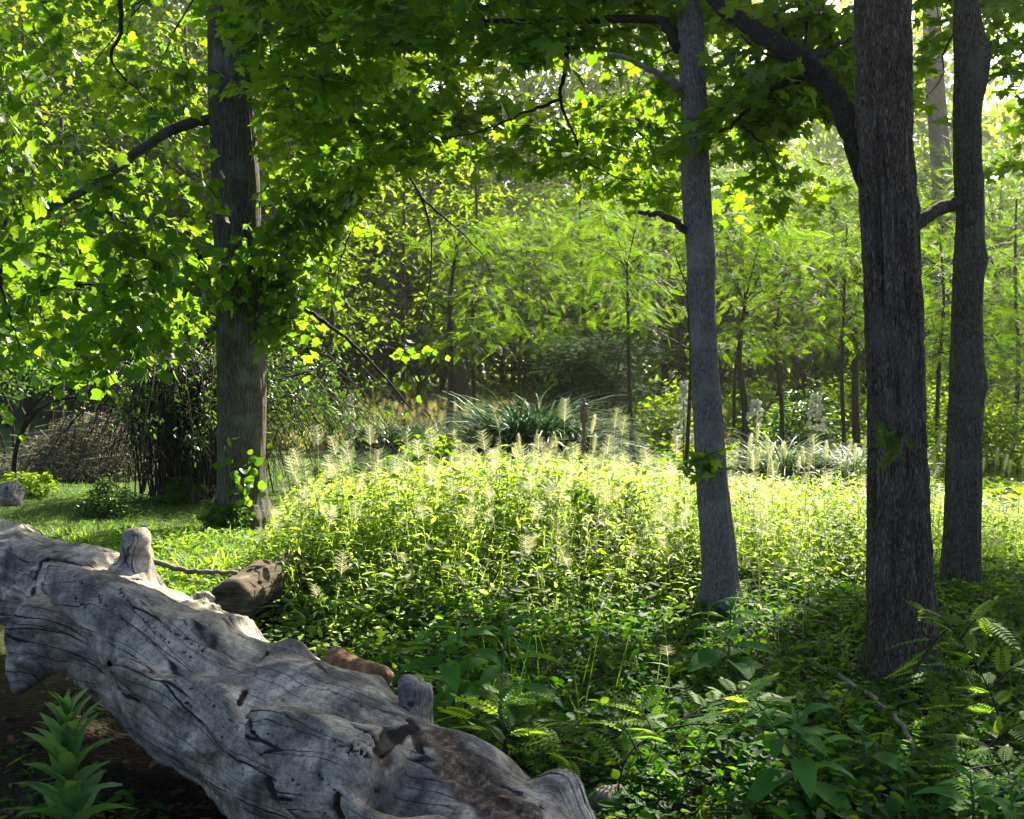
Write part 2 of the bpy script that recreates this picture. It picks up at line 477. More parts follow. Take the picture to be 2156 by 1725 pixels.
# ------------------------------------------------------------------ tree trunks
def trunk_geo(prof, d, top, bot_extra=.15, seg=48, relief=.012, furrow=14, vst=2.2, seed=1, flare=0.0, step=.035, lean_y=0.0):
    """prof: (v, uL, uR) down the picture; gives a tapered, bark-ridged shaft at distance d going on up to height `top`"""
    rows = []
    for v, a, b in prof:
        l, r = P(a, v, d), P(b, v, d)
        rows.append((l[2], (l[0] + r[0]) / 2, (r[0] - l[0]) / 2))
    rows.sort()
    z = np.array([r[0] for r in rows]); cx = np.array([r[1] for r in rows]); rr = np.array([r[2] for r in rows])
    z = np.append(z, top); cx = np.append(cx, cx[-1] + (cx[-1] - cx[-3]) * .6); rr = np.append(rr, rr[-1] * .55)
    zz = np.arange(z[0] - bot_extra, top, step)
    c = np.interp(zz, z, cx); r = np.interp(zz, z, rr)
    k = np.exp(-np.linspace(-2, 2, 9) ** 2); k /= k.sum()
    pad = lambda a: np.concatenate([np.full(4, a[0]), a, np.full(4, a[-1])])
    c = np.convolve(pad(c), k, 'valid'); r = np.convolve(pad(r), k, 'valid')
    th = np.arange(seg) * 2 * np.pi / seg
    A = np.tile(th / (2 * np.pi), (len(zz), 1)); Zm = np.tile(zz[:, None], (1, seg))
    f1 = vnoise(A * furrow, Zm * vst, seed, furrow); f2 = vnoise(A * furrow * 2, Zm * vst * 2.5, seed + 3, furrow * 2)
    lump = vnoise(A * 4, Zm * 1.4, seed + 7, 4)
    disp = relief * (1 - np.abs(2 * f1 - 1) * 1.6 + .6 * (f2 - .5)) + .02 * (lump - .5)
    hz = zz - z[0]
    if flare:
        fl = flare * np.exp(-np.clip(hz, 0, 9) / .16)
        disp = disp + 1.3 * fl[:, None] * (.5 + .9 * (np.cos(th * 4 + seed)[None, :] > .1) * np.abs(np.cos(th * 4 + seed))[None, :])
    rad = r[:, None] + disp
    V = np.stack([c[:, None] + rad * np.cos(th), d + lean_y * hz[:, None] + rad * np.sin(th), Zm], -1)
    m = len(zz)
    i = np.arange(m - 1)[:, None] * seg; j = np.arange(seg)[None, :]; kk = (j + 1) % seg
    q = np.stack([i + j, i + kk, i + seg + kk, i + seg + j], -1).reshape(-1)
    g = Geo()
    L = list(q) + list(range((m - 1) * seg, m * seg))
    g.add(V, L, [4] * ((m - 1) * seg) + [seg])
    return g, np.array([c[4], d, z[0]])

def branch(path, r0, r1, n=24, seg=10, kn=.12, seed=0):
    """gnarled limb mesh through (u, v, d) points"""
    pts = bez([P(*q) for q in path], n)
    t = np.linspace(0, 1, n)
    rad = (r0 + (r1 - r0) * t ** .8) * (1 + kn * (vnoise(t * 9, t * 0 + seed, seed) - .5) * 2)
    pts = pts + rvec(n, .006) * 1.0
    g = Geo(); g.tube(pts, rad, seg)
    return g, pts

def leafy(gl, gt, C, Rv, T, size, ntw=7, lpt=7, flat=.5, droop=.3, nj=.55, prune=True, twr=.004, sunny=.25, axis_down=.5):
    """clusters of leafy twigs: C centres, Rv radii (n,3)"""
    C = np.asarray(C, float); n = len(C)
    Rv = np.broadcast_to(np.asarray(Rv, float), (n, 3)) if np.ndim(Rv) > 0 else np.full((n, 3), float(Rv))
    idx = np.repeat(np.arange(n), ntw)
    D = rvec(len(idx)); D[:, 2] *= flat; D = unit(D)
    st = C[idx] + D * Rv[idx] * rng.uniform(.0, .35, (len(idx), 1)) + rvec(len(idx), .12) * Rv[idx]
    Ln = (Rv[idx].mean(1) * rng.uniform(.6, 1.15, len(idx)))
    tt = np.linspace(.15, 1, lpt)
    dv = D * (Rv[idx] / Rv[idx].mean(1)[:, None])
    pos = st[:, None, :] + dv[:, None, :] * (Ln[:, None] * tt)[..., None]
    pos[..., 2] -= droop * Ln[:, None] * tt ** 2
    side = unit(np.cross(dv, np.array([0, 0, 1.0])))
    sg = np.where(np.arange(lpt) % 2, 1.0, -1.0)
    sz = size * rng.uniform(.6, 1.2, pos.shape[:2])
    base = pos + side[:, None, :] * (sg[None, :] * sz * .25)[..., None] + rng.normal(size=pos.shape) * size * .25
    ax = dv[:, None, :] * .6 + side[:, None, :] * sg[None, :, None] * .7 + rng.normal(size=pos.shape) * .35
    ax[..., 2] -= axis_down
    nr = rng.normal(size=pos.shape) * nj + np.array([0, 0, 1.0]) + sunny * S
    base = base.reshape(-1, 3); ax = ax.reshape(-1, 3); nr = nr.reshape(-1, 3); sz = sz.reshape(-1)
    k = keep(base) if prune else np.ones(len(base), bool)
    if k.any():
        X, Y, Z = frames(ax[k], nr[k])
        gl.scatter(T, base[k], X, Y, Z, sz[k])
    if gt is not None:
        kk = k.reshape(len(idx), lpt).mean(1) > .3
        for i in np.nonzero(kk)[0]:
            gt.tube(np.vstack([st[i][None], pos[i, 1::2]]), np.linspace(twr, twr * .35, 1 + len(pos[i, 1::2])), 3, False)
    return st

def box_clusters(u0, u1, v0, v1, d0, d1, n, keepf=None):
    u = rng.uniform(u0, u1, n); v = rng.uniform(v0, v1, n); d = rng.uniform(d0, d1, n)
    if keepf is not None:
        k = keepf(u, v); u, v, d = u[k], v[k], d[k]
    return np.array([P(a, b, c) for a, b, c in zip(u, v, d)]).reshape(-1, 3)

def shade_clusters(T0, t0, t1, n):
    """leaf clusters added above the frame, between the sun and the places T0, to shade them"""
    T0 = np.asarray(T0); p = T0[rng.integers(0, len(T0), n)] + rvec(n, .15) + S * rng.uniform(t0, t1, (n, 1))
    return p[p[:, 2] > 1.7 + .345 * p[:, 1] - .2]
def skeleton(gt, origin, C, r0=.03, sag=.0, seg=5, rise=.25):
    """boughs from a point on the trunk to each cluster, joining in passing"""
    origin = np.asarray(origin, float)
    for c in C:
        v = c - origin; L = np.linalg.norm(v)
        m1 = origin + v * .4 + np.array([0, 0, rise * L * .4]) + rvec(1, .05 * L)[0]
        m2 = origin + v * .75 + np.array([0, 0, rise * L * .3]) + rvec(1, .04 * L)[0]
        gt.tube(bez([origin, m1, m2, c], 9), np.linspace(r0, r0 * .18, 9), seg, False)

# ---- tulip tree, left
for q in [(200, 520, 11.6, .75), (90, 565, 11.4, .6), (330, 500, 11.8, .6), (230, 450, 12.0, .5), (60, 470, 12, .5), (60, 60, 12.5, .9), (330, 330, 12.8, .5), (120, 250, 13, .6),
          (640, 440, 12.8, .6), (700, 520, 12.8, .5), (980, 470, 12.6, .55), (1000, 560, 12.8, .5), (420, 560, 12, .4)]:
    lit(P(*q[:3]), q[3], .93 if q[1] > 430 else .7)
# sunlit maple sprays
for q in [(1400, 380, 9.0, .55), (1560, 375, 9, .5), (1250, 270, 9.8, .45), (1290, 330, 9.6, .5), (1390, 70, 9, .45), (1240, 60, 9.4, .4), (1680, 430, 9, .5),
          (1960, 200, 10, .5), (1650, 300, 9.5, .45), (2120, 300, 9, .4), (1470, 260, 9, .4)]:
    lit(P(*q[:3]), q[3], .93)
# logs, lawn, meadow edges and small dapples
for q in [(315, 1150, 5.15, .26), (335, 1200, 5.1, .26), (370, 1245, 5.0, .24), (480, 1290, 4.8, .2), (540, 1335, 4.6, .18), (640, 1400, 4.4, .14), (900, 1450, 4.0, .1), (575, 1345, 4.5, .12), (430, 1255, 4.9, .12), (520, 1215, 6.9, .3), (300, 1140, 5.2, .12)]:
    lit(P(*q[:3]), q[3], .985)
lit(G(180, 19) + np.array([0, -.3, .8]), .9, .85); lit(G(110, 19) + np.array([0, -.3, .6]), .7, .85)
for u, d, r, p in [(90, 17.5, 1.0, .97), (200, 17, .9, .97), (300, 17.6, .9, .97), (120, 19, 1.0, .95), (260, 18.5, 1.0, .95), (380, 18, .8, .9), (330, 16, .5, .6), (180, 14, .5, .6), (60, 15, .7, .9), (660, 22, 1.2, .9), (860, 23, 1.2, .9), (560, 19, .7, .9),
                   (400, 9.6, .5, .75), (470, 10.5, .5, .7), (360, 8.6, .35, .6), (620, 9.3, .5, .8), (520, 10, .4, .8), (200, 19.5, 1.1, .5), (120, 21, 1.2, .5)]:
    g0 = G(u, d); lit(g0 + np.array([0, 0, .2]), r, p)
for q in [(150, 1690, 3.9, .10, .9), (120, 1680, 3.9, .08, .8), (1420, 1505, 4.35, .32, .98), (1540, 1465, 4.5, .32, .98), (1330, 1530, 4.2, .2, .95), (1620, 1490, 4.4, .16, .95), (1545, 1285, 5.9, .09, .9), (1080, 1500, 4.35, .14, .9), (1180, 1545, 4.3, .12, .8), (1960, 1330, 5.15, .3, .98), (2000, 1290, 5.2, .25, .98), (1950, 1440, 5.0, .26, .95), (2050, 1575, 4.35, .32, .97), (2060, 1400, 5.1, .2, .9), (1960, 1640, 4.2, .16, .9), (2100, 1520, 4.5, .2, .8),
           (780, 1400, 5.3, .2, .7), (1100, 1460, 5.2, .14, .5), (1040, 1480, 5.0, .15, .6), (1150, 1550, 4.8, .2, .4), (1280, 1700, 4.2, .15, .6), (1690, 1500, 4.6, .12, .5), (1740, 1440, 5, .15, .4)]:
    lit(P(*q[:3]), q[3], q[4])

for _ in range(34): lit(P(rng.uniform(560, 1420), rng.uniform(30, 340), rng.uniform(8.5, 9.8)), rng.uniform(.14, .26), .92)
for _ in range(26): lit(P(rng.uniform(0, 430), rng.uniform(10, 440), rng.uniform(11.8, 13)), rng.uniform(.2, .34), .92)
for _ in range(16): lit(P(rng.uniform(580, 960), rng.uniform(330, 760), rng.uniform(12.2, 13)), rng.uniform(.16, .3), .92)
for _ in range(12): lit(P(rng.uniform(1500, 1790), rng.uniform(130, 420), rng.uniform(7.4, 8.6)), rng.uniform(.12, .22), .92)
def make_tulip():
    g, base = trunk_geo([(0, 440, 520), (90, 440, 527), (250, 444, 534), (400, 450, 545), (560, 455, 552), (650, 458, 555), (850, 459, 557), (950, 460, 557), (1040, 461, 558), (1085, 458, 562)], 13.0, 10.5, seg=110, relief=.011, furrow=36, vst=1.5, seed=4, flare=.08)
    t = thing('tulip_tree', 'stout straight grey-brown tree trunk at the left with notched tulip-shaped leaves hanging around it', 'tree', base)
    g.build('trunk', M['bark_tulip'], t, True)
    for path, r0, r1, nm in [([(450, 250, 13), (400, 258, 12.9), (340, 285, 12.7), (270, 335, 12.5), (190, 395, 12.3), (100, 440, 12.2), (0, 505, 12), (-60, 560, 11.9)], .07, .035, 'limb'),
                         ([(552, 585, 13), (620, 635, 12.8), (700, 690, 12.6), (780, 760, 12.5), (870, 865, 12.4)], .035, .010, 'limb'),
                         ([(462, 525, 13), (390, 555, 12.6), (300, 588, 12.3), (170, 600, 12), (80, 612, 11.8)], .03, .008, 'limb'),
                         ([(520, 120, 13), (620, 200, 12.9), (720, 270, 12.9), (800, 315, 12.8), (870, 385, 12.7), (905, 480, 12.6), (905, 600, 12.5), (880, 690, 12.5)], .032, .005, 'limb'),
                         ([(795, 310, 12.8), (765, 380, 12.8), (745, 470, 12.7), (715, 560, 12.6), (705, 640, 12.6)], .018, .004, 'branchlet'),
                         ([(880, 410, 12.7), (960, 480, 12.5), (1020, 545, 12.4), (1040, 610, 12.4)], .014, .004, 'branchlet'),
                         ([(250, -40, 12.3), (255, 60, 12.2), (235, 130, 12.2), (300, 200, 12.2), (400, 300, 12.1)], .03, .005, 'branchlet'),
                         ([(0, 570, 11.5), (15, 650, 11.5), (45, 740, 11.5)], .02, .005, 'branchlet')]:
        branch(path, r0, r1, 30, 8)[0].build(nm, M['twig'] if r0 < .06 else M['bark_side'], t, True)
    gl, gt = Geo(), Geo()
    # foliage hanging around the trunk, thick at the left, a curtain to the right
    def shp(u, v):
        lim = np.interp(u, [-80, 0, 150, 300, 440, 560, 700, 800, 880, 950, 1040], [780, 760, 760, 745, 700, 720, 740, 790, 790, 690, 560])
        up = np.interp(u, [-80, 560, 700, 900, 1040], [-120, -120, -120, 160, 380])
        near = (u > 430) & (u < 575)
        return (v < lim) & (v > up) & ~(near & (rng.random(len(u)) < .8))
    C1 = box_clusters(-80, 1050, -120, 800, 12.0, 15.5, 300, shp)
    infr = (C1[:, 1] < 13.6) & (np.abs(C1[:, 0] / C1[:, 1] * F + 1078 - 505) < 72)
    C1[infr, 1] += 1.5
    leafy(gl, gt, C1, (.55, .55, .45), T_TULIP, .14, 5, 6, .6, .5, .7, True, .006, .5, .9)
    C2 = box_clusters(-60, 430, 380, 740, 11.2, 12.4, 34)
    leafy(gl, gt, C2, (.5, .4, .4), T_TULIP, .15, 5, 6, .6, .5, .7, True, .006, .5, .9)
    C3 = box_clusters(560, 960, 250, 800, 12.2, 13.6, 130, lambda u, v: v < np.interp(u, [560, 700, 850, 960], [700, 770, 810, 700]))
    leafy(gl, gt, C3, (.45, .4, .4), T_TULIP, .13, 5, 6, .6, .5, .7, True, .006, .5, .9)
    C4 = box_clusters(620, 985, 180, 760, 12.4, 13.8, 130, lambda u, v: v < np.interp(u, [620, 850, 985], [740, 790, 640]))
    leafy(gl, gt, C4, (.42, .4, .4), T_TULIP, .13, 5, 6, .6, .5, .7, True, .005, .5, .9)
    C5 = box_clusters(560, 900, 560, 815, 12.3, 14.2, 120, lambda u, v: v < np.interp(u, [560, 700, 850, 900], [720, 780, 815, 740]))
    leafy(gl, gt, C5, (.36, .34, .34), T_TULIP, .12, 5, 6, .6, .5, .7, True, .005, .3, .9)
    skeleton(gt, P(500, -150, 13), C1[rng.choice(len(C1), 9, False)], .014)
    gl2 = gl
    # crown above the frame
    hi = np.stack([rng.uniform(-8, 2.5, 90), rng.uniform(11, 19, 90), rng.uniform(6.2, 11, 90)], 1)
    leafy(gl2, None, hi, (1.0, 1.0, .7), T_TULIP, .16, 10, 8, .5, .3, .6, True)
    T0 = box_clusters(-60, 930, -40, 380, 12, 14, 300)
    hi = shade_clusters(T0, 5, 15, 110); leafy(gl2, None, hi, (1.0, 1.0, .7), T_TULIP, .18, 10, 8, .5, .3, .6, True)  # added to this crown above the frame, to shade the left foliage
    gt.build('twigs', M['twig'], t)
    gl2.build('crown', M['tulip'], t)
make_tulip()

M['bark_shaded'] = barkmat('bark_limb_shaded', (.012, .010, .008), (.04, .033, .027), (.07, .06, .05), 58, .3, .8, 130)  # darker copy of the oak bark; the limb's shade is put into its colour
def make_maples():
    # grey slim tree in the middle right
    g, base = trunk_geo([(0, 1425, 1475), (120, 1428, 1481), (200, 1432, 1487), (330, 1434, 1492), (400, 1433, 1496), (480, 1440, 1501), (540, 1446, 1508), (600, 1446, 1505), (700, 1452, 1509), (800, 1457, 1513), (880, 1462, 1520), (1000, 1468, 1530), (1080, 1474, 1538), (1150, 1480, 1549), (1230, 1483, 1554), (1290, 1474, 1560)], 7.8, 9.5, seg=90, relief=.006, furrow=26, vst=4, seed=11, flare=.07, step=.03)
    t = thing('maple_tree', 'slim smooth pale grey trunk leaning slightly left with two dead branch stubs', 'tree', base)
    g.build('trunk', M['bark_maple'], t, True)
    for path, r0, r1 in [([(1437, 192, 7.8), (1405, 170, 7.7), (1370, 148, 7.6), (1325, 128, 7.55), (1283, 112, 7.5)], .030, .012),
                         ([(1446, 487, 7.8), (1425, 470, 7.72), (1400, 457, 7.65), (1370, 450, 7.6), (1343, 446, 7.55)], .028, .015)]:
        branch(path, r0, r1, 16, 9, .2)[0].build('dead_branch', M['drystick'] if r0 > .029 else M['bark_oak'], t, True)
    for path, r0, r1 in [([(1430, 105, 7.8), (1415, 70, 7.9), (1380, 40, 8.0), (1200, 45, 8.3), (1090, 45, 8.5), (950, 50, 8.8), (760, 75, 9.2)], .05, .01),
                         ([(1200, 45, 8.3), (1190, 150, 8.4), (1180, 210, 8.4), (1210, 290, 8.5), (1250, 350, 8.6), (1340, 390, 8.7)], .022, .004),
                         ([(1180, 210, 8.4), (1100, 240, 8.6), (1000, 280, 8.8), (900, 300, 9)], .015, .004)]:
        branch(path, r0, r1, 26, 8)[0].build('limb', M['twig'], t, True)
    gl, gt = Geo(), Geo()
    C = box_clusters(540, 1440, -60, 75, 8.2, 10, 60)
    leafy(gl, gt, C, (.5, .5, .2), T_MAPLE, .11, 6, 6, .3, .25, .6, True, .004, .4, .5)
    C = box_clusters(560, 1330, 60, 330, 8.2, 10.2, 78, lambda u, v: v < np.interp(u, [560, 800, 1000, 1330], [230, 300, 330, 320]))
    leafy(gl, gt, C, (.5, .5, .18), T_MAPLE, .105, 5, 6, .25, .25, .6, True, .004, .4, .5)
    C = box_clusters(700, 1050, 200, 380, 8.6, 10.2, 30)
    leafy(gl, gt, C, (.42, .4, .16), T_MAPLE, .10, 5, 6, .22, .25, .6, True, .004, .5, .5)
    C = box_clusters(1050, 1440, 280, 420, 8.4, 9.8, 24, lambda u, v: v < np.interp(u, [1050, 1250, 1440], [330, 400, 420]))
    leafy(gl, gt, C, (.42, .4, .14), T_MAPLE, .10, 5, 6, .22, .25, .6, True, .004, .5, .5)
    C = box_clusters(1330, 1450, 40, 400, 8.6, 9.6, 16)
    leafy(gl, gt, C, (.4, .4, .14), T_MAPLE, .10, 5, 6, .22, .25, .6, True, .004, .5, .5)
    skeleton(gt, P(1430, 100, 7.85), C[:3], .008)
    hi = np.stack([rng.uniform(-2.5, 4.5, 130), rng.uniform(8, 15, 130), rng.uniform(5.0, 8.5, 130)], 1)
    hi = hi[hi[:, 2] > 1.7 + .36 * hi[:, 1] + .35]
    leafy(gl, None, hi, (.9, .9, .5), T_MAPLE, .15, 10, 8, .4, .3, .6, True)
    T0 = np.vstack([box_clusters(540, 1440, -40, 180, 8.2, 10, 150), np.stack([rng.uniform(-2.6, .4, 250), rng.uniform(3.2, 6.3, 250), rng.uniform(.1, .8, 250)], 1)])
    hi = shade_clusters(T0, 5, 22, 230); leafy(gl, None, hi, (1.0, 1.0, .6), T_MAPLE, .145, 14, 9, .5, .3, .6, True)  # extra leaves put in overhead so the log and maple sprays lie in shade
    gt.build('twigs', M['twig'], t); gl.build('crown', M['maple'], t)

    # big dark furrowed tree, right
    g, base = trunk_geo([(0, 1808, 1912), (150, 1810, 1913), (300, 1812, 1914), (360, 1815, 1918), (400, 1820, 1924), (500, 1826, 1927), (600, 1830, 1930), (720, 1832, 1936), (850, 1835, 1940), (1000, 1836, 1946), (1100, 1838, 1950), (1250, 1838, 1958), (1350, 1840, 1960), (1440, 1832, 1968)], 6.2, 9.5, seg=168, relief=.021, furrow=44, vst=2.4, seed=21, flare=.05, step=.025)
    t = thing('furrowed_tree', 'thick dark tree trunk with deeply furrowed bark and a heavy limb rising to the left', 'tree', base)
    g.build('trunk', M['bark_oak'], t, True)
    branch([(1850, 430, 6.2), (1822, 350, 6.25), (1795, 275, 6.3), (1760, 205, 6.4), (1720, 155, 6.5), (1665, 110, 6.6), (1610, 78, 6.7), (1560, 45, 6.8), (1520, 15, 6.9), (1440, -60, 7.1)], .076, .045, 44, 16, .14)[0].build('limb', M['bark_shaded'], t, True)
    for path, r0, r1 in [([(1720, 150, 6.5), (1680, 165, 6.7), (1620, 190, 6.9), (1570, 235, 7.1), (1535, 270, 7.3), (1490, 290, 7.4)], .03, .008),
                         ([(1560, 265, 7.2), (1600, 300, 7.3), (1625, 345, 7.3), (1650, 380, 7.4)], .008, .003),
                         ([(1700, 120, 6.5), (1740, 110, 6.7), (1790, 80, 7.0)], .03, .01)]:
        branch(path, r0, r1, 20, 8)[0].build('branchlet', M['twig'], t, True)
    gl, gt = Geo(), Geo()
    C = box_clusters(1500, 1800, 110, 300, 7.2, 8.6, 30)
    leafy(gl, gt, C, (.4, .4, .15), T_MAPLE, .10, 6, 6, .25, .25, .6, True, .004, .3, .5)
    C = box_clusters(1640, 1810, 10, 200, 6.9, 8, 20)
    leafy(gl, gt, C, (.36, .36, .15), T_MAPLE, .10, 6, 6, .25, .25, .6, True, .004, .3, .5)
    C = box_clusters(1500, 1720, 260, 560, 7.8, 9, 18, lambda u, v: np.abs(v - np.interp(u, [1500, 1620, 1720], [330, 380, 520])) < 75)
    leafy(gl, gt, C, (.34, .34, .12), T_MAPLE, .09, 5, 6, .22, .25, .6, True, .003, .5, .5)
    C = box_clusters(1480, 1560, 0, 40, 7.6, 9, 7)
    leafy(gl, gt, C, (.34, .34, .12), T_MAPLE, .10, 6, 6, .22, .25, .6, True, .003, .5, .5)
    skeleton(gt, P(1690, 140, 6.55), C[:6], .012)
    hi = np.stack([rng.uniform(1.0, 8.5, 110), rng.uniform(8, 17, 110), rng.uniform(5.0, 9.5, 110)], 1)
    hi = hi[hi[:, 2] > 1.7 + .36 * hi[:, 1] + .35]
    leafy(gl, None, hi, (.9, .9, .5), T_MAPLE, .15, 10, 8, .4, .3, .6, True)
    T0 = np.stack([rng.uniform(-.6, 4.4, 400), rng.uniform(3.3, 8.2, 400), rng.uniform(.0, .6, 400)], 1)
    hi = shade_clusters(T0, 11, 23, 520); leafy(gl, None, hi, (1.0, 1.0, .6), T_MAPLE, .145, 14, 9, .5, .3, .6, True)  # leaves added high up, out of view, to block sun from the right foreground
    gt.build('twigs', M['twig'], t); gl.build('crown', M['maple'], t)

    # knobbly darker tree at the right edge
    g, base = trunk_geo([(0, 2013, 2058), (60, 2010, 2066), (110, 2012, 2083), (150, 2013, 2080), (200, 2011, 2070), (260, 2010, 2063), (330, 2011, 2062), (400, 2012, 2066), (470, 2014, 2066), (520, 2012, 2068), (545, 2010, 2077), (580, 2008, 2066), (700, 2003, 2064), (780, 2002, 2068), (805, 2001, 2077), (840, 2001, 2066), (1000, 1995, 2060), (1200, 1986, 2060), (1300, 1978, 2066)], 8.1, 9.5, seg=110, relief=.011, furrow=30, vst=3, seed=31, flare=.05, step=.03)
    t = thing('knobbly_tree', 'dark knobbly trunk with a swollen bulge near the top, rightmost of the four large trunks', 'tree', base)
    g.build('trunk', M['bark_side'], t, True)
    branch([(2040, 425, 8.1), (2012, 430, 8.1), (1975, 442, 8.05), (1945, 462, 8.0), (1915, 490, 7.95)], .055, .045, 20, 12, .1)[0].build('limb', M['bark_oak'], t, True)
    gl, gt = Geo(), Geo()
    C = box_clusters(2090, 2230, 20, 360, 8, 9.6, 20)
    leafy(gl, gt, C, (.36, .36, .14), T_MAPLE, .10, 5, 6, .22, .25, .6, True, .004, .4, .5)
    C = box_clusters(1900, 2020, -40, 250, 8.6, 10, 15)
    leafy(gl, gt, C, (.34, .36, .12), T_MAPLE, .095, 5, 6, .22, .25, .6, True, .004, .4, .5)
    skeleton(gt, P(2040, 20, 8.1), C[:6], .012)
    hi = np.stack([rng.uniform(2.5, 9.5, 90), rng.uniform(9, 18, 90), rng.uniform(5.6, 9.8, 90)], 1)
    hi = hi[hi[:, 2] > 1.7 + .36 * hi[:, 1] + .35]
    leafy(gl, None, hi, (.9, .9, .5), T_MAPLE, .15, 9, 8, .4, .3, .6, True)
    gt.build('twigs', M['twig'], t); gl.build('crown', M['maple'], t)
make_maples()

# ------------------------------------------------------------------ fallen weathered log (one carved solid)
def cone(p, a, b, ra, rb):
    ab = b - a; t = np.clip(((p - a) @ ab) / (ab @ ab), 0, 1)
    return np.sqrt(((p - a - t[:, None] * ab) ** 2).sum(1)) - (ra + (rb - ra) * t)
def smin(a, b, k):
    h = np.clip(.5 + .5 * (b - a) / k, 0, 1)
    return b * (1 - h) + a * h - k * h * (1 - h)
LOGAX = [P(165, 1285, 5.15), P(420, 1442, 4.55), P(660, 1598, 4.1), P(905, 1745, 3.7), P(1150, 1890, 3.35)]
LOGR = [.24, .305, .335, .32, .25]
STUBS = [  # base, tip (u, v, d), radii, blend
    ((190, 1262, 5.35), (-330, 1085, 6.9), .25, .27, .08),          # limb going off to the left
    ((-80, 1062, 6.55), (34, 1040, 6.35), .10, .085, .03),           # cut branch end at the edge
    ((275, 1275, 5.2), (288, 1142, 5.2), .165, .066, .10),          # tall stub
    ((345, 1290, 5.1), (345, 1275, 5.1), .10, .08, .10),
    ((425, 1345, 4.75), (432, 1268, 4.75), .120, .078, .045),        # low stub
    ((598, 1440, 4.5), (600, 1352, 4.48), .080, .060, .03),         # round-topped stub
    ((700, 1500, 4.3), (648, 1408, 4.42), .12, .06, .04),
    ((862, 1590, 3.98), (880, 1448, 3.98), .085, .070, .02),          # split stub
    ((945, 1600, 3.85), (925, 1516, 3.87), .085, .055, .02),
    ((400, 1405, 4.30), (118, 1215, 4.58), .24, .075, .015),         # sawn stub towards the left
    ((260, 1340, 4.85), (95, 1330, 4.72), .21, .15, .05),          # shaded swelling underneath
    ((80, 1370, 4.7), (42, 1440, 4.75), .10, .05, .05),             # root touching the soil
    ((450, 1515, 4.02), (258, 1415, 4.10), .165, .065, .008),        # overlapping ridge
    ((730, 1645, 3.52), (540, 1498, 3.63), .21, .075, .008),        # second overlapping ridge
    ((600, 1400, 4.35), (470, 1395, 4.25), .12, .05, .03),
    ((880, 1790, 3.25), (738, 1705, 3.30), .13, .035, .012),        # small front stub
    ((1090, 1750, 3.6), (1178, 1684, 3.55), .12, .085, .04),        # end lobe
    ((1170, 1690, 3.55), (1225, 1725, 3.5), .085, .05, .05),
]
FLAT = {1, 4, 5, 7, 8, 9, 12, 13, 15}
def log_sdf(p):
    d = np.full(len(p), 9.0)
    for i in range(len(LOGAX) - 1):
        d = smin(d, cone(p, LOGAX[i], LOGAX[i + 1], LOGR[i], LOGR[i + 1]), .10)
    for si, (b, t, ra, rb, k) in enumerate(STUBS):
        B, T = P(*b), P(*t); e = cone(p, B, T, ra, rb)
        if si in FLAT:          # sawn off square, a little askew
            u = unit((T - B + np.array([.02, 0, .03 * (si % 2)]))[None])[0]
            e = -smin(-e, -((p - T) @ u - rb * .25 + .07 * (noise3(p, 17, 61) - .5) + .05 * (noise3(p, 44, 62) - .5)), .018)
        d = smin(d, e, k)
    return d + .012 - .045 * (.5 - np.abs(noise3(p, 4.2, 41) - .5) * 5) * .8
def ray_hit(sdf, u, v, d0=2.6, d1=7.5):
    ds = np.linspace(d0, d1, 1400)
    pts = np.array([0, 0, CAMZ]) + (P(u, v, 1.0) - np.array([0, 0, CAMZ]))[None] * ds[:, None]
    f = sdf(pts); i = np.nonzero(f < 0)[0]
    return pts[i[0]] if len(i) else None
CUTS = []       # carved splits: polylines of surface points, radius
def crack(pts, r):
    q = [ray_hit(log_sdf, u, v) for u, v in pts]
    q = [a for a in q if a is not None]
    for a, b in zip(q[:-1], q[1:]): CUTS.append((a, b, r))
crack([(815, 1558), (838, 1545), (860, 1535)], .034); crack([(805, 1575), (820, 1560)], .022)
crack([(868, 1480), (862, 1520), (880, 1560), (890, 1580)], .013)
crack([(735, 1520), (770, 1540), (795, 1565)], .008); crack([(740, 1575), (770, 1590)], .008)
crack([(236, 1395), (234, 1420), (245, 1445), (290, 1480)], .011)
crack([(515, 1455), (506, 1485), (516, 1520), (540, 1555)], .012)
crack([(708, 1680), (710, 1705), (725, 1725)], .011)
crack([(92, 1182), (80, 1215), (78, 1250)], .013); crack([(98, 1180), (150, 1190), (190, 1200)], .012)
crack([(1000, 1645), (1060, 1685), (1110, 1715)], .012)
crack([(560, 1375), (548, 1400), (535, 1420)], .008)
crack([(270, 1222), (290, 1226)], .010)
crack([(560, 1640), (575, 1680), (590, 1700)], .014)
ROT = []
for u, v, rr in [(930, 1545, .10), (965, 1600, .11), (1000, 1640, .12), (1050, 1680, .11), (1100, 1710, .09), (812, 1595, .06), (945, 1500, .06)]:
    q = ray_hit(log_sdf, u, v)
    if q is not None: ROT.append((q, rr))
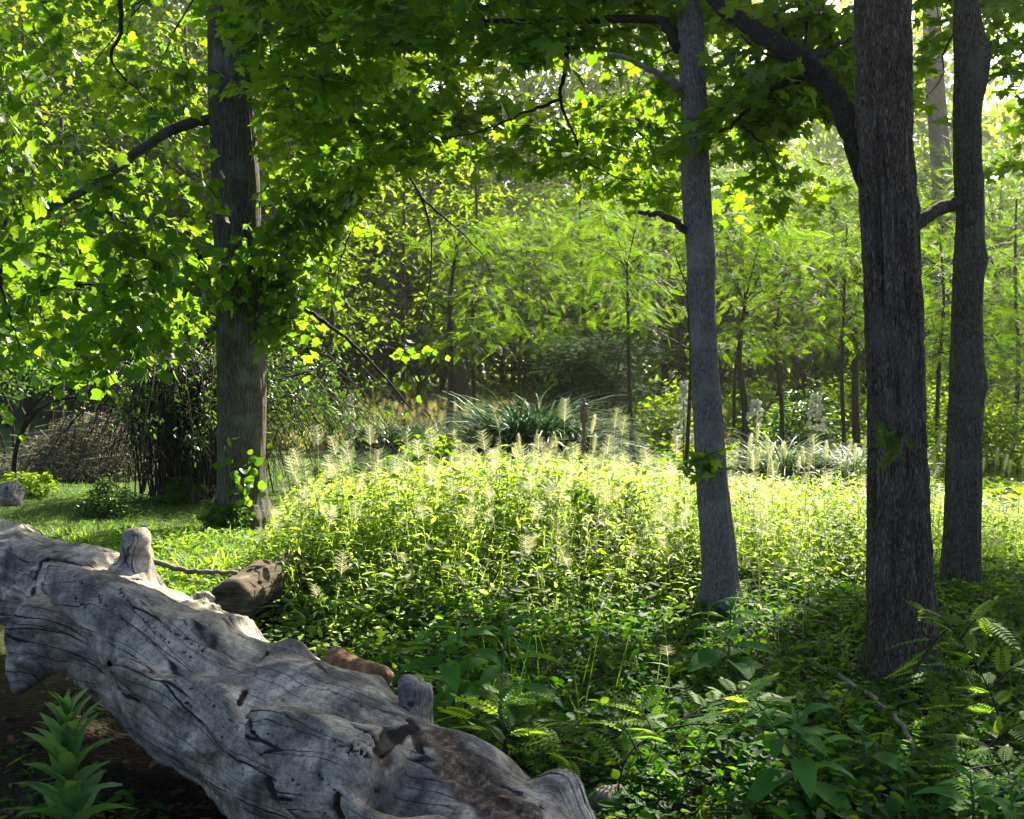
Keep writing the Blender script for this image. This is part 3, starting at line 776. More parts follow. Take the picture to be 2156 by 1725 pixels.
for a in [[(130, 1200), (200, 1250), (290, 1330), (330, 1365)], [(180, 1195), (260, 1260), (340, 1340), (420, 1400)], [(300, 1255), (360, 1330), (430, 1370)], [(160, 1260), (250, 1340), (330, 1420), (420, 1500)],
          [(300, 1440), (380, 1490), (470, 1560), (530, 1640)], [(350, 1420), (440, 1470), (500, 1540)], [(590, 1470), (650, 1520), (740, 1590)], [(560, 1540), (640, 1600), (720, 1680)],
          [(600, 1500), (700, 1580), (800, 1680)], [(760, 1560), (860, 1640), (960, 1710)], [(430, 1300), (470, 1340), (540, 1380)], [(380, 1300), (440, 1350), (520, 1400)], [(20, 1150), (70, 1200), (75, 1225)], [(60, 1120), (110, 1150), (130, 1185)], [(870, 1600), (960, 1660), (1040, 1720)],
          [(1000, 1620), (1100, 1670), (1170, 1720)], [(640, 1420), (720, 1470), (800, 1510)], [(620, 1640), (700, 1725)], [(400, 1560), (480, 1650), (520, 1720)]]:
    crack(a, .0042)
def log_full(p):
    d = log_sdf(p)
    q0 = p; p = p + np.stack([noise3(p, 16, 3) - .5, noise3(p, 16, 13) - .5, noise3(p, 16, 23) - .5], 1) * .035
    for a, b, r in CUTS:
        lo = np.minimum(a, b) - r * 3; hi = np.maximum(a, b) + r * 3
        k = np.all((p > lo) & (p < hi), axis=1)
        if k.any():
            c = cone(p[k], a, b, r, r)
            d[k] = -smin(-d[k], c, r * .5)
    for c, rr in ROT:
        k = ((q0 - c) ** 2).sum(1) < rr * rr
        if k.any(): 
            w = np.clip(1 - np.sqrt(((q0[k] - c) ** 2).sum(1)) / rr, 0, 1)
            d[k] += w * (.012 + .05 * (noise3(q0[k], 34, 7) - .42) + .05 * (noise3(q0[k], 14, 17) - .42))
    return d
def surface_net(f, lo, hi, h):
    n = np.ceil((hi - lo) / h).astype(int) + 1
    ax = [lo[i] + np.arange(n[i]) * h for i in range(3)]
    Fv = np.empty(n, np.float32)
    st = 5
    cg = [lo[i] + np.arange(n[i] // st + 2) * h * st + h * (st - 1) / 2 for i in range(3)]
    Xc, Yc, Zc = np.meshgrid(*cg, indexing='ij')
    Fc = log_sdf(np.stack([Xc.ravel(), Yc.ravel(), Zc.ravel()], 1)).reshape(Xc.shape)
    near = np.repeat(np.repeat(np.repeat(Fc, st, 0), st, 1), st, 2)[:n[0], :n[1], :n[2]]
    Fv[:] = near
    idx = np.argwhere(np.abs(near) < h * st * 1.3)
    for a in range(0, len(idx), 200000):
        q = idx[a:a + 200000]
        Fv[q[:, 0], q[:, 1], q[:, 2]] = f(lo + q * h)
    ins = Fv < 0
    c = np.zeros(n - 1, int)
    for a in (0, 1):
        for b in (0, 1):
            for e in (0, 1):
                c += ins[a:n[0] - 1 + a, b:n[1] - 1 + b, e:n[2] - 1 + e]
    act = (c > 0) & (c < 8)
    vid = -np.ones(n - 1, np.int64); vid[act] = np.arange(act.sum())
    ijk = np.argwhere(act)
    V = lo + (ijk + .5) * h
    for _ in range(3):
        e = h * .4
        f0 = f(V)
        g = np.stack([(f(V + np.eye(3)[i] * e) - f(V - np.eye(3)[i] * e)) / (2 * e) for i in range(3)], 1)
        st = f0 / ((g * g).sum(1) + .05)
        V = V - np.clip(st, -h * .7, h * .7)[:, None] * g
    Q = []
    for axn in range(3):
        sl0 = [slice(None)] * 3; sl1 = [slice(None)] * 3
        sl0[axn] = slice(0, n[axn] - 1); sl1[axn] = slice(1, n[axn])
        A = ins[tuple(sl0)]; B = ins[tuple(sl1)]
        o1, o2 = [k for k in range(3) if k != axn]
        e = np.argwhere(A != B)
        e = e[(e[:, o1] > 0) & (e[:, o2] > 0) & (e[:, o1] < n[o1] - 1) & (e[:, o2] < n[o2] - 1)]
        def at(d1, d2):
            q = e.copy(); q[:, o1] -= d1; q[:, o2] -= d2
            return vid[q[:, 0], q[:, 1], q[:, 2]]
        q = np.stack([at(1, 1), at(0, 1), at(0, 0), at(1, 0)], 1)
        fl = A[e[:, 0], e[:, 1], e[:, 2]]
        if axn == 1: fl = ~fl
        q[~fl] = q[~fl][:, ::-1]
        Q.append(q[(q >= 0).all(1)])
    return V, np.concatenate(Q)

def logmat():
    m, nt, out = newmat('weathered_wood')
    at = N(nt, 'ShaderNodeAttribute', attribute_name='grain')
    geo = N(nt, 'ShaderNodeNewGeometry')
    def noise(vec, sc, det=5.0, rough=.6, mul=(1, 1, 1), dist=0.0):
        mp = N(nt, 'ShaderNodeMapping'); mp.inputs['Scale'].default_value = mul
        nt.links.new(vec, mp.inputs['Vector'])
        n = N(nt, 'ShaderNodeTexNoise', Scale=sc, Detail=det, Roughness=rough, Distortion=dist)
        nt.links.new(mp.outputs[0], n.inputs['Vector']); return n.outputs['Fac']
    gv, pv = at.outputs['Vector'], geo.outputs['Position']
    fib = noise(gv, 38, 6, .65, (.07, 1, 1), .5)
    fib2 = noise(gv, 160, 3, .6, (.06, 1, 1))
    blot = noise(pv, 4.2, 6, .62, (1, 1, 1), .6)
    blot2 = noise(pv, 15, 5, .6)
    speck = noise(pv, 70, 3, .7)
    base = ramp(nt, [(.38, (.075, .070, .064)), (.46, (.22, .195, .155)), (.54, (.43, .38, .295)), (.64, (.70, .63, .50))])
    mxf = N(nt, 'ShaderNodeMath', operation='MULTIPLY_ADD'); mxf.inputs[1].default_value = .62
    ma = N(nt, 'ShaderNodeMath', operation='MULTIPLY_ADD'); ma.inputs[1].default_value = .28
    mb = N(nt, 'ShaderNodeMath', operation='MULTIPLY'); mb.inputs[1].default_value = .12
    nt.links.new(fib, mb.inputs[0]); nt.links.new(blot2, ma.inputs[0]); nt.links.new(mb.outputs[0], ma.inputs[2])
    nt.links.new(blot, mxf.inputs[0]); nt.links.new(ma.outputs[0], mxf.inputs[2])
    nt.links.new(mxf.outputs[0], base.inputs[0])
    # blue-black stains and brown rot
    st = ramp(nt, [(.52, (0, 0, 0)), (.62, (1, 1, 1))]); nt.links.new(noise(pv, 3.1, 5, .6, (1, 1, 1.3), .8), st.inputs[0])
    m1 = N(nt, 'ShaderNodeMix', data_type='RGBA'); m1.inputs[7].default_value = (.058, .057, .066, 1)
    k1 = N(nt, 'ShaderNodeMath', operation='MULTIPLY'); k1.inputs[1].default_value = .72
    nt.links.new(st.outputs[0], k1.inputs[0]); nt.links.new(k1.outputs[0], m1.inputs[0]); nt.links.new(base.outputs[0], m1.inputs[6])
    br = ramp(nt, [(.60, (0, 0, 0)), (.70, (1, 1, 1))]); nt.links.new(noise(pv, 5.3, 4, .6, (1.2, 1, 1)), br.inputs[0])
    m2 = N(nt, 'ShaderNodeMix', data_type='RGBA'); m2.inputs[7].default_value = (.22, .155, .085, 1)
    k2 = N(nt, 'ShaderNodeMath', operation='MULTIPLY'); k2.inputs[1].default_value = .55
    nt.links.new(br.outputs[0], k2.inputs[0]); nt.links.new(k2.outputs[0], m2.inputs[0]); nt.links.new(m1.outputs[2], m2.inputs[6])
    # drying cracks along the grain
    mpw = N(nt, 'ShaderNodeMapping'); mpw.inputs['Scale'].default_value = (.6, 13, 1)
    wob = N(nt, 'ShaderNodeVectorMath', operation='MULTIPLY_ADD'); wob.inputs[1].default_value = (0, .05, 0)
    nw = N(nt, 'ShaderNodeTexNoise', Scale=5.0, Detail=4.0); nt.links.new(pv, nw.inputs['Vector'])
    nt.links.new(nw.outputs['Color'], wob.inputs[0]); nt.links.new(gv, wob.inputs[2])
    nt.links.new(wob.outputs[0], mpw.inputs['Vector'])
    vo = N(nt, 'ShaderNodeTexVoronoi', feature='DISTANCE_TO_EDGE', Scale=1.25); nt.links.new(mpw.outputs[0], vo.inputs['Vector'])
    ck = ramp(nt, [(0.0, (1, 1, 1)), (.008, (1, 1, 1)), (.024, (0, 0, 0))]); nt.links.new(vo.outputs['Distance'], ck.inputs[0])
    cm = ramp(nt, [(.36, (0, 0, 0)), (.46, (1, 1, 1))]); nt.links.new(noise(pv, 4, 3), cm.inputs[0])
    cc = N(nt, 'ShaderNodeMath', operation='MULTIPLY'); nt.links.new(ck.outputs[0], cc.inputs[0]); nt.links.new(cm.outputs[0], cc.inputs[1])
    m3 = N(nt, 'ShaderNodeMix', data_type='RGBA'); m3.inputs[7].default_value = (.014, .013, .013, 1)
    nt.links.new(cc.outputs[0], m3.inputs[0]); nt.links.new(m2.outputs[2], m3.inputs[6])
    sp = ramp(nt, [(.34, (.55, .55, .55)), (.5, (1, 1, 1)), (.68, (1.15, 1.15, 1.15))]); nt.links.new(speck, sp.inputs[0])
    f2 = ramp(nt, [(.35, (.78, .78, .78)), (.6, (1.08, 1.08, 1.06))]); nt.links.new(fib2, f2.inputs[0])
    m4 = N(nt, 'ShaderNodeMix', data_type='RGBA', blend_type='MULTIPLY'); m4.inputs[0].default_value = 1
    m5 = N(nt, 'ShaderNodeMix', data_type='RGBA', blend_type='MULTIPLY'); m5.inputs[0].default_value = 1
    nt.links.new(m3.outputs[2], m4.inputs[6]); nt.links.new(sp.outputs[0], m4.inputs[7])
    nt.links.new(m4.outputs[2], m5.inputs[6]); nt.links.new(f2.outputs[0], m5.inputs[7])
    # splits carved in the wood are dark brown inside
    sa = N(nt, 'ShaderNodeAttribute', attribute_name='split')
    m6 = N(nt, 'ShaderNodeMix', data_type='RGBA'); m6.inputs[7].default_value = (.030, .021, .014, 1)
    nt.links.new(sa.outputs['Fac'], m6.inputs[0]); nt.links.new(m5.outputs[2], m6.inputs[6])
    ra = N(nt, 'ShaderNodeAttribute', attribute_name='rot')
    rr_ = ramp(nt, [(.35, (.035, .022, .013)), (.5, (.10, .064, .038)), (.64, (.26, .20, .14))]); nt.links.new(noise(pv, 38, 5, .7), rr_.inputs[0])
    m7 = N(nt, 'ShaderNodeMix', data_type='RGBA'); nt.links.new(ra.outputs['Fac'], m7.inputs[0]); nt.links.new(m6.outputs[2], m7.inputs[6]); nt.links.new(rr_.outputs[0], m7.inputs[7]); m6 = m7
    b = N(nt, 'ShaderNodeBsdfPrincipled', Roughness=.72); b.inputs['Specular IOR Level'].default_value = .3
    nt.links.new(m6.outputs[2], b.inputs['Base Color'])
    h = N(nt, 'ShaderNodeMath', operation='MULTIPLY_ADD'); h.inputs[1].default_value = -1.3
    nt.links.new(cc.outputs[0], h.inputs[0]); nt.links.new(fib, h.inputs[2])
    h2 = N(nt, 'ShaderNodeMath', operation='MULTIPLY_ADD'); h2.inputs[1].default_value = .5
    nt.links.new(speck, h2.inputs[0]); nt.links.new(h.outputs[0], h2.inputs[2])
    bp = N(nt, 'ShaderNodeBump', Strength=.55, Distance=.008)
    nt.links.new(h2.outputs[0], bp.inputs['Height']); nt.links.new(bp.outputs[0], b.inputs['Normal'])
    nt.links.new(b.outputs[0], out.inputs['Surface'])
    return m
M['wood'] = logmat()

def grain_coords(V, ax, stubs):
    a = ax[0]; e = ax[-1]; u = unit((e - a)[None])[0]
    s = (V - a) @ u
    c = np.stack([np.interp(s, [(q - a) @ u for q in ax], [q[i] for q in ax]) for i in range(3)], 1)
    w = V - c
    n1 = unit(np.cross(u, [0, 0, 1.0])[None])[0]; n2 = np.cross(n1, u)
    th = np.arctan2(w @ n1, w @ n2)          # 0 on the top
    t = th * .40 + .22 * s                    # spiral grain
    for b, tip, ra, rb, k in stubs:
        B = P(*b); T = P(*tip); d = V - (B + T) / 2
        r2 = (d * d).sum(1); sgn = np.tanh((d @ n1) / .06)
        t = t + .09 * sgn * np.exp(-r2 / (ra * 2.2) ** 2)
    return np.stack([s, t, th * 0], 1)
def make_log():
    pts = np.array(LOGAX + [P(*q[0]) for q in STUBS] + [P(*q[1]) for q in STUBS])
    V, Q = surface_net(log_full, pts.min(0) - .5, pts.max(0) + .5, .0095)
    f = lambda q: log_full(q)
    gr = grain_coords(V, LOGAX, STUBS)
    nrm = np.stack([(log_sdf(V + np.eye(3)[i] * .01) - log_sdf(V - np.eye(3)[i] * .01)) / .02 for i in range(3)], 1); nrm = unit(nrm)
    depth = -log_sdf(V)
    rot = np.zeros(len(V))
    for cc_, r_ in ROT: rot = np.maximum(rot, np.clip(1.1 - np.linalg.norm(V - cc_, axis=1) / r_, 0, 1))
    rot = np.clip((rot + .9 * (noise3(V, 17, 31) - .5) - .25) * 3, 0, 1)
    split = np.clip((depth - .002) / .006, 0, 1)
    lump = noise3(V, 3.2, 2) - .5; l2 = noise3(V, 9, 5) - .5
    fl = vnoise(gr[:, 0] * 2.2, gr[:, 1] * 18, 8) - .5; fl2 = vnoise(gr[:, 0] * 4, gr[:, 1] * 44, 12) - .5
    V = V + nrm * (.06 * lump + .034 * l2 + .016 * fl + .008 * fl2 + .010 * (noise3(V, 26, 71) - .5))[:, None]
    g = Geo(); g.add(V, Q.ravel(), np.full(len(Q), 4))
    c = np.array([LOGAX[2][0], LOGAX[2][1], float(ground_z(LOGAX[2][0], LOGAX[2][1]))])
    o = g.build('fallen_log', M['wood'], None, True, c)
    tag(o, 'huge weathered silver-grey fallen log with sawn branch stubs across the lower left', 'log')
    a = o.data.attributes.new('grain', 'FLOAT_VECTOR', 'POINT'); a.data.foreach_set('vector', gr.astype(np.float32).ravel())
    a = o.data.attributes.new('rot', 'FLOAT', 'POINT'); a.data.foreach_set('value', rot.astype(np.float32))
    a = o.data.attributes.new('split', 'FLOAT', 'POINT'); a.data.foreach_set('value', split.astype(np.float32))
make_log()

def short_log(name, label, a, b, r0, r1, mat, seed, seg=40, n=30, rough=.25):
    """short broken log lying on the ground"""
    a = np.asarray(a); b = np.asarray(b)
    t = np.linspace(0, 1, n)
    u = unit((b - a)[None])[0]; n1 = unit(np.cross(u, [0, 0, 1.0])[None])[0]; n2 = np.cross(n1, u)
    th = np.arange(seg) * 2 * np.pi / seg
    A, Tm = np.meshgrid(th / (2 * np.pi), t)
    r = (r0 + (r1 - r0) * Tm) * (1 + rough * (vnoise(A * 6, Tm * 4, seed, 6) - .5) + .12 * (vnoise(A * 20, Tm * 4, seed + 2, 20) - .5))
    ends = 1 - .35 * np.clip((.06 - Tm) / .06, 0, 1) ** 2 - .5 * np.clip((Tm - .9) / .1, 0, 1) ** 2
    r = r * ends
    jag = .06 * (vnoise(A * 9, A * 0 + 3, seed + 4, 9) - .5)
    V = a + (Tm + jag * (2 * Tm - 1))[..., None] * (b - a) + (r * np.cos(th))[..., None] * n1 + (r * np.sin(th))[..., None] * n2
    i = np.arange(n - 1)[:, None] * seg; j = np.arange(seg)[None, :]; k = (j + 1) % seg
    q = list(np.stack([i + j, i + k, i + seg + k, i + seg + j], -1).reshape(-1))
    V = V.reshape(-1, 3); m = len(V)
    # uneven broken end faces
    V = np.vstack([V, a + (b - a) * .03, b - (b - a) * .02])
    L = q; Nn = [4] * ((n - 1) * seg)
    for jj in range(seg):
        L += [m, (jj + 1) % seg, jj]; Nn.append(3)
        L += [m + 1, (n - 1) * seg + jj, (n - 1) * seg + (jj + 1) % seg]; Nn.append(3)
    g = Geo(); g.add(V, L, Nn)
    return tag(g.build(name, mat, None, True, (a + b) / 2), label, 'log')
M['oldwood'] = plain('old_log_wood', [(.3, (.02, .015, .010)), (.45, (.07, .052, .035)), (.6, (.13, .10, .068)), (.75, (.24, .21, .175))], 14, .95, 1.0, (.5, .5, 2.2))
M['rotwood'] = plain('rotten_wood', [(.3, (.06, .035, .018)), (.5, (.19, .12, .065)), (.7, (.34, .25, .16))], 18, .95, .8)
short_log('log_section', 'short brown log lying behind the big grey log, its broken grey end facing the lawn', P(478, 1272, 7.1), P(640, 1200, 8.1), .20, .15, M['oldwood'], 3, 56, 44, .55)
short_log('rotten_branch', 'small rotten orange-brown branch piece lying behind the big log near its middle', P(700, 1395, 5.5), P(815, 1435, 5.1), .085, .06, M['rotwood'], 9, 24, 20)
short_log('wood_chunk', 'pale broken chunk of wood beside the right end of the big log', P(1255, 1690, 4.1), P(1310, 1668, 4.25), .05, .035, M['drystick'], 14, 20, 14)

# ------------------------------------------------------------------ tall grass patch, lawn, ground cover (stuff)
def bottlebrush():
    """open seed head: bristly spikelets set in pairs up a thin axis"""
    V = []; F_ = []
    def q(a, b, w):
        a = np.array(a, float); b = np.array(b, float); d = unit((b - a)[None])[0]
        s = unit(np.cross(d, [0.2, .1, 1.0])[None])[0] * w
        i = len(V); V.extend([a - s, a + s, b + s * .25, b - s * .25]); F_.append((i, i + 1, i + 2, i + 3))
    q((0, 0, 0), (0, 1, .02), .018)
    for k in range(11):
        y = .05 + .085 * k; L = .42 * (1 - .45 * k / 11) * rng.uniform(.8, 1.1)
        for sg in (-1, 1):
            an = rng.uniform(-.6, .6)
            q((0, y, 0), (sg * L * math.cos(an), y + L * .55, L * math.sin(an)), .010)
            if k % 2: q((0, y, 0), (sg * L * .5, y + L * .5, -sg * L * .7), .009)
    return tpl(V, F_)
def foxtail():
    V = []; F_ = []
    n = 9
    for i in range(n):
        y = i / n; r = .13 * math.sin(math.pi * (y * .85 + .12)) ** .7
        for k in range(6):
            a = k * math.pi / 3 + i * .5
            b = len(V); c, s = math.cos(a), math.sin(a); w = .035
            V += [(-s * w, y, c * w), (s * w, y, -c * w), (c * r + s * w * .4, y + .16, s * r - c * w * .4), (c * r * 1.5, y + .27, s * r * 1.5)]
            F_.append((b, b + 1, b + 2, b + 3))
    return tpl(V, F_)
T_BOTTLE = [bottlebrush() for _ in range(4)]
T_FOX = foxtail()
UP = np.array([0, 0, 1.0])

def grass_field(gb, gs, base, H, nbl=6, blen=.22, lean=.25, bw=1.0, stemw=.003):
    """leafy stems: gb gets the blades, gs the stems"""
    n = len(base)
    ln = rvec(n, lean); ln[:, 2] = 1; ln = unit(ln)
    top = base + ln * H[:, None]
    # stems as narrow crossed strips
    for ax in (np.array([1.0, 0, 0]), np.array([0, 1.0, 0])):
        s = ax[None] * stemw
        V = np.stack([base - s, base + s, top + s * .3, top - s * .3], 1)
        gs.add(V.reshape(-1, 3), np.arange(4 * n), np.full(n, 4), np.repeat(rng.random(n), 4))
    t = rng.uniform(.12, 1.0, (n, nbl))
    pos = base[:, None] + (top - base)[:, None] * t[..., None]
    az = rng.uniform(0, 2 * np.pi, (n, nbl))
    el = rng.uniform(.25, 1.1, (n, nbl))
    ax = np.stack([np.cos(az) * np.cos(el), np.sin(az) * np.cos(el), np.sin(el)], -1)
    sz = blen * rng.uniform(.5, 1.2, (n, nbl)) * np.clip(H[:, None] / .9, .5, 1.2)
    nr = np.tile(UP, (n * nbl, 1)) + rvec(n * nbl, .25)
    X, Y, Z = frames(ax.reshape(-1, 3), nr)
    gb.scatter(T_GLEAF, pos.reshape(-1, 3), X * bw, Y, Z, sz.reshape(-1))
    return top, ln

def patch_height(x, y):
    yf = np.interp(x, [-2, -1, 0, 1, 2, 3.2, 6], [7.0, 6.9, 7.1, 7.9, 8.4, 8.6, 8.4]); h = .30 + .78 * np.clip((y - yf) / 1.7, 0, 1) ** .8
    h = h * (1 - .45 * np.clip((x - 2.6) / 3.2, 0, 1)) * np.clip((y - yf + .7) / .7, 0, 1)
    edge = np.interp(y, [6.5, 7.5, 8.5, 10, 13.5], [-1.2, -1.75, -2.05, -2.3, -2.9])
    h = h * np.clip((x - edge) / .5 + .25, 0, 1)
    h = h * (.88 + .12 * np.exp(-((x - .1) / 1.4) ** 2))
    return h * (1 - .5 * np.clip((y - 9.2) / 4, 0, 1)) * (1 - .12 * np.clip((-x - .6) / 1.4, 0, 1))
def make_grass_patch():
    n = 12500
    x = rng.uniform(-3.0, 7.2, n); y = rng.uniform(6.2, 13.5, n)
    H = patch_height(x, y) * rng.uniform(.6, 1.08, n) * (.70 + .50 * vnoise(x * 1.1, y * 1.1, 5))
    k = (H > .18) & (rng.random(n) < np.clip(.3 + (H - .2) * 1.2, 0, 1))
    for tx, ty in ((1.46, 7.8), (2.16, 6.2), (3.35, 8.1)): k &= (x - tx) ** 2 + (y - ty) ** 2 > .1
    x, y, H = x[k], y[k], H[k]
    b = np.stack([x, y, ground_z(x, y)], 1)
    gb, gs = Geo(), Geo()
    top, ln = grass_field(gb, gb, b, H, 14, .19, .24, 1.5)
    # low leaves among the stems
    m = 38000
    xx = rng.uniform(-2.6, 6.5, m); yy = rng.uniform(6.0, 11.5, m); hh = patch_height(xx, yy)
    kk = hh > .15; xx, yy, hh = xx[kk], yy[kk], hh[kk]
    p = np.stack([xx, yy, ground_z(xx, yy) + hh * rng.uniform(.05, .9, len(xx))], 1)
    ax = rvec(len(p)); ax[:, 2] = ax[:, 2] * .3 - .1
    X, Y, Z = frames(ax, UP + rvec(len(p), .4)); gb.scatter(T_OVAL, p, X, Y, Z, rng.uniform(.03, .075, len(p)))
    tag(gb.build('tall_grass', M['grass']), kind='stuff')
    # leafy forbs of another kind along the front and left edge
    m = 900
    xx = rng.uniform(-2.3, 3.5, m); yy = rng.uniform(6.6, 9.4, m); hh = patch_height(xx, yy)
    kk = (hh > .2) & (rng.random(m) < vnoise(xx * 1.4, yy * 1.4, 77) * 1.3 - .1); xx, yy, hh = xx[kk], yy[kk], hh[kk]
    gf = Geo(); nb = 12
    b0 = np.stack([xx, yy, ground_z(xx, yy)], 1); ht = hh * rng.uniform(.6, 1.05, len(xx)); ln2 = unit(rvec(len(xx), .16) + UP)
    for i in range(len(xx)): gf.tube(np.array([b0[i], b0[i] + ln2[i] * ht[i]]), [.004, .002], 3, False)
    tq = np.linspace(.2, 1, nb); pp = (b0[:, None] + ln2[:, None] * (ht[:, None] * tq)[..., None]).reshape(-1, 3)
    aa = (np.arange(nb) * 1.6)[None] + rng.uniform(0, 6.3, (len(xx), 1)); aa = aa.ravel()
    ax = np.stack([np.cos(aa), np.sin(aa), rng.uniform(-.2, .5, len(aa))], 1); X, Y, Z = frames(ax, UP + rvec(len(aa), .25))
    gf.scatter(T_OVAL, pp, X * 1.2, Y, Z, rng.uniform(.06, .12, len(aa)))
    tag(gf.build('wild_herbs', M['broad']), kind='stuff')
    # fluffy seed heads lost in the mass
    gh = Geo()
    w = np.where(x < 2.4, .11, .05) * np.clip((y - 6.8) / 1.2, .15, 1)
    s = np.nonzero(rng.random(len(x)) < w)[0]
    Yd = ln[s] + rvec(len(s), .12); X, Y, Z = frames(Yd, np.array([0, -1.0, .1]) + rvec(len(s), .5))
    q = rng.integers(0, 4, len(s))
    for i in range(4):
        e = q == i
        gh.scatter(T_BOTTLE[i], top[s][e], X[e], Y[e], Z[e], rng.uniform(.10, .18, e.sum()))
    tag(gh.build('grass_seed_heads', M['seed']), kind='stuff')
make_grass_patch()

def stalk_mesh(kind, h, i):
    g = Geo(); lean = rng.uniform(-.10, .10); yy = rng.uniform(-.08, .08)
    pts = bez([(0, 0, 0), (lean * .3 * h, yy * .3 * h, h * .5), (lean * h, yy * h, h * .95)], 6)
    g.tube(pts, np.linspace(.0035, .002, 6), 4, False, .3)
    d = unit((pts[-1] - pts[-2])[None]) + np.array([[lean * 1.5, yy, 0]])
    X, Y, Z = frames(d, np.array([[0.0, -1, .15]]))
    if kind == 'b':
        for k in range(1):
            X, Y, Z = frames(d + rvec(1, .05), np.array([[rng.uniform(-.6, .6), -1, .15]]))
            g.scatter(T_BOTTLE[(i + k) % 4], pts[-1][None] - d * .02 * k, X, Y, Z, np.array([.17]))
    else:
        g.scatter(T_FOX, pts[-1][None], X, Y, Z, np.array([.15]))
    for k in range(3):
        a = rng.uniform(0, 6.28); t = rng.uniform(.4, .9)
        ax = np.array([[math.cos(a), math.sin(a), .9]])
        X, Y, Z = frames(ax, UP[None]); g.scatter(T_GLEAF, pts[int(t * 5)][None], X, Y, Z, np.array([.22]))
    o = g.build('x', M['seed']); me = o.data; bpy.data.objects.remove(o); me.name = 'grass_stalk'
    return me
def make_stalks():
    mb = [stalk_mesh('b', 1.05, i) for i in range(6)]; mf = [stalk_mesh('f', 1.0, i) for i in range(4)]
    spots = []
    for u, v, d in [(1075, 905, 9.2), (1185, 890, 9.6), (1300, 920, 9.4), (1265, 960, 9), (1040, 950, 9.3), (660, 985, 8.9), (672, 940, 9.6), (930, 945, 9.2), (985, 950, 9.5), (860, 955, 9.1), (735, 960, 9.3),
                    (785, 940, 9.6), (1420, 960, 9.2), (1390, 985, 8.8), (1330, 1000, 8.8), (1015, 985, 9), (830, 990, 8.7), (760, 1000, 8.7), (900, 1000, 8.8), (1120, 980, 8.9), (1210, 975, 9.0), (1290, 905, 9.6), (1540, 990, 9), (1715, 960, 9.2)]:
        spots.append(('b', u, v, d))
    for i in range(75):
        u = rng.uniform(600, 1640); spots.append(('b', u, rng.uniform(985, 1150), rng.uniform(7.9, 9.0)))
    for u, v, d in [(1640, 1225, 6.9), (1665, 1215, 7), (1610, 1205, 7.1), (1690, 1245, 6.9), (1700, 1190, 7.2), (1575, 1250, 7), (1655, 1165, 7.4), (1410, 1455, 5.6), (960, 1210, 7.3), (1010, 1240, 7.2), (880, 1190, 7.4), (1160, 1230, 7.2), (1260, 1240, 7)]:
        spots.append(('b', u, v, d))
    for u, v, d in [(1100, 945, 9.2), (1180, 940, 9.4), (1228, 905, 9.6), (1240, 945, 9.3), (1560, 945, 9.2), (1585, 925, 9.3), (1600, 965, 9.2), (1615, 950, 9.3), (1585, 970, 9), (1560, 980, 8.9), (1640, 965, 9.2), (1655, 960, 9.3), (1690, 985, 9.1), (1700, 970, 9.2), (1735, 960, 9.2),
                    (1765, 955, 9.2), (1795, 965, 9.3), (1780, 985, 9.1), (1805, 950, 9.3), (1770, 1000, 9), (1820, 975, 9.2), (1630, 990, 9), (1675, 990, 9), (1965, 940, 9.6), (1955, 965, 9.5), (1975, 980, 9.4), (1960, 990, 9.3), (2085, 970, 9.5), (2100, 985, 9.5), (2060, 990, 9.5), (2140, 975, 9.5), (2115, 995, 9.4), (1410, 1285, 7.2), (1560, 1080, 8.4), (1500, 1000, 9)]:
        spots.append(('f', u, v, d))
    for i, (k, u, v, d) in enumerate(spots):
        p = P(u, v, d); hd = .13 if k == 'b' else .11
        z0 = float(ground_z(p[0], d)); h = p[2] - z0 + hd * .3
        me = random.choice(mb if k == 'b' else mf)
        o = bpy.data.objects.new('bottlebrush_stalk' if k == 'b' else 'foxtail_stalk', me); col.objects.link(o)
        s = max(.3, h / 1.02); o.location = (p[0], p[1], z0); o.scale = (min(1, s * 1.1), min(1, s * 1.1), s)
        if s < .6: o.scale = (.8, .8, s)
        o.rotation_euler = (0, 0, rng.uniform(-.5, .5))
        if k == 'b': tag(o, 'pale feathery bottlebrush grass head rising above the bright grass', 'grass stalk', 'bottlebrush grass heads')
        else: tag(o, 'narrow fuzzy foxtail grass head standing up from the grass', 'grass stalk', 'foxtail grass heads')
make_stalks()

